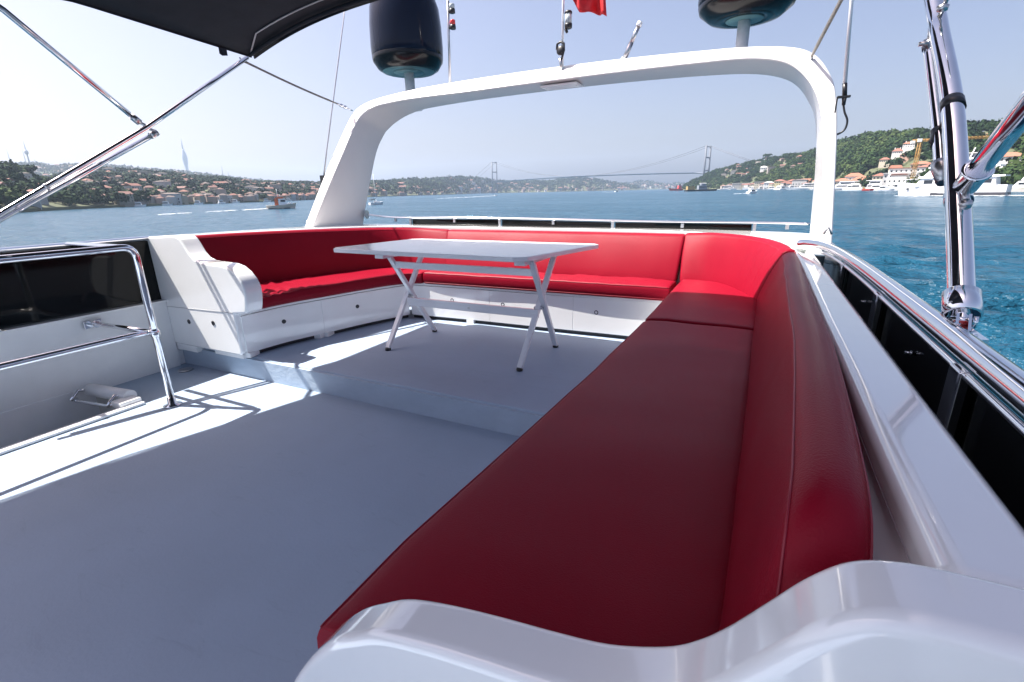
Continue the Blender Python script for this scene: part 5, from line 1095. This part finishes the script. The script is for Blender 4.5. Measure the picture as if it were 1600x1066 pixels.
for sx in (-.009, .009):
    q0, q1 = pv_ + Vector((sx, 0, .006)), ft + Vector((sx, 0, -.006)); dq = (q1 - q0).normalized(); sd_ = Vector((1, 0, 0)); wq = dq.cross(sd_).normalized()
    b.loft([[c + sd_ * i_ * .0022 + wq * j_ * .009 for i_, j_ in ((-1, -1), (1, -1), (1, 1), (-1, 1))] for c in (q0, q1)], True, 0, smooth=False)
b.box((.330, 1.03, .966), (.366, 1.135, .974), rot=-.02); b.tube([(.350, 1.05, .972), (.350, 1.05, .979)], .006, 10); b.tube([(.346, 1.12, .972), (.346, 1.12, .979)], .006, 10)
b.build('deck_hinge', chrome, ml)
b = MB(); b.tube([pv_.lerp(ft, .28) - Vector((.012, 0, 0)), pv_.lerp(ft, .28) + Vector((.008, 0, 0))], .0055, 10); b.build('hinge_pin', redlens, ml)
S2 = [Vector((.39, 1.595, 1.258)), Vector((.39, 1.677, 1.342)), Vector((.39, 1.78, 1.435)), Vector((.39, 1.971, 1.603))]
b = MB(); b.tube(spline(S2, 6), .0165, 20); s2 = b.build('frame_leg', chrome, bim)
b = MB(); d2_ = (S2[3] - S2[2]).normalized(); b.tube([S2[3] - d2_ * .004, S2[3] + d2_ * .02], [.019, .019], 16); b.tube([S2[3] + d2_ * .01, Vector((.386, 1.985, 1.668))], .008, 10); b.tube([S2[3] + d2_ * .012 + Vector((-.03, -.02, 0)), S2[3] + d2_ * .012 + Vector((.0, -.02, 0))], .006, 8); b.build('hinge_fitting', chromed, s2)
b = MB(); b.tube([S2[0] + Vector((0, -.03, -.035)), S2[0], S2[0] + Vector((0, .01, .012))], [.012, .022, .022], 16); b.build('end_cap', chromed, s2)
# black strap tying the two legs
b = MB(); q = Vector((.385, 1.603, 1.400)); dm = Vector((.0, .775, .63))
ringp = [(.384 + .0245 * math.cos(g), 1.598, 1.396) for g in (0,)]
b.tube([q - dm * .016, q + dm * .016], .0232, 20); st_ = b.build('strap', blackpl, bim)
b = MB(); b.tube([Vector((.374, 1.585, 1.375)), Vector((.385, 1.66, 1.36)), Vector((.388, 1.74, 1.33))], .005, 6); b.build('strap_tail', blackpl, st_)
b = MB(); b.tube([Vector((.39, 1.655, 1.315)), Vector((.39, 1.690, 1.352))], .0185, 16); b.build('strap', blackpl, bim)
# brace from a clamp on the right leg, going up and forward
B0, B1 = Vector((.388, 1.367, 1.236)), Vector((.380, 1.00, 1.448)); db = (B1 - B0).normalized()
b = MB(); b.tube([B0 + db * .004, B1], .0195, 24); b3 = b.build('brace', chrome, bim)
b = MB(); b.tube([B0 - db * .040, B0 - db * .036, B0 + db * .016, B0 + db * .022, B0 + db * .023], [.017, .0225, .0225, .0265, .0205], 28); b.build('collar', chrome, b3)
b = MB(); b.tube([B0 - db * .04, Vector((.386, 1.366, 1.187))], .0065, 12); b.lathe((.385, 1.362, 1.180), [(0, -.010), (.010, -.008), (.012, 0), (.010, .008), (0, .010)], 14); b.build('link_rod', chromed, b3)
b = MB(); b.tube([(.384, 1.40, 1.183), (.384, 1.418, 1.200)], .0245, 20); b.build('clamp_ring', chrome, ml)
# upper joint with knob near the top of the picture
b = MB(); b.tube([(.387, 1.93, 1.655), (.384, 1.87, 1.69), (.378, 1.80, 1.735)], .006, 10); b.tube([(.378, 1.80, 1.735), (.374, 1.74, 1.752)], .016, 12); b.lathe((.380, 1.87, 1.675), [(0, -.012), (.012, -.008), (.014, .004), (.0, .012)], 14); b.build('hinge_fitting', chromed, ml)
# ------------------------------------------------------------------ webbing straps holding the awning back to the arch
def rope(name, label, p, q, r, fl=None, sag=.01):
    t = thing(name, label, 'strap', p); p, q = Vector(p), Vector(q); pts = [p.lerp(q, k / 16) - Vector((0, 0, sag * math.sin(math.pi * k / 16))) for k in range(17)]
    b = MB(); d = (q - p).normalized(); s_ = d.cross(Vector((0, 0, 1))).normalized(); u = s_.cross(d)
    for o in (-1, 1):
        b.tube([c + u * o * r * .8 * (1 if k < 15 else .5) for k, c in enumerate(pts)], r, 8)
    b.build('webbing', ropem, t); return t, d, pts
A0 = Vector((-3.955, 4.235, 2.075)); A1 = Vector((-3.705, 2.845, 2.232))
t, d, pts = rope('tension_strap', 'twin grey cord stretched from the awning corner to the left of the arch', A1, A0 - (A0 - A1).normalized() * .24, .0052)
e = A0 - d * .24
b = MB(); b.tube([e - d * .01, e + d * .035], .010, 10); b.lathe(e + d * .06, [(0, -.03), (.016, -.018), (.018, 0), (.016, .018), (0, .03)], 14, axis=tuple(d)); b.lathe(e + d * .13, [(0, -.04), (.014, -.028), (.019, -.004), (.015, .02), (0, .035)], 14, axis=tuple(d)); b.tube([e + d * .16, A0 + d * .01], .007, 8); b.build('turnbuckle', chrome, t)
b = MB(); b.tube([A1 - d * .03 + Vector((0, 0, .015)), A1 - d * .02, A1 + d * .02], .006, 8); b.build('hook', chrome, t)
t, d, pts = rope('tension_strap', 'thick twisted cord stretched from the awning to the right corner of the arch', (.315, 2.62, 2.235), (.198, 4.215, 2.062), .0085, sag=.0)
b = MB(); b.tube([(.198, 4.20, 2.062), (.20, 4.225, 2.045)], .009, 8); b.build('eyelet', chromed, t)

# ------------------------------------------------------------------ sea haze
b = MB(); b.box((-6600, -6600, WZ - 4.0), (6600, 6600, 425))
hz = bpy.data.materials.new('sea_haze'); hz.use_nodes = True; nt = hz.node_tree; nt.nodes.remove(nt.nodes['Principled BSDF'])
pv = nt.nodes.new('ShaderNodeVolumePrincipled'); pv.inputs['Color'].default_value = (0.66, 0.80, 1.0, 1); pv.inputs['Density'].default_value = 0.00010; pv.inputs['Anisotropy'].default_value = 0.36
nt.links.new(pv.outputs[0], nt.nodes['Material Output'].inputs['Volume'])
tag(b.build('haze', hz), kind='stuff')
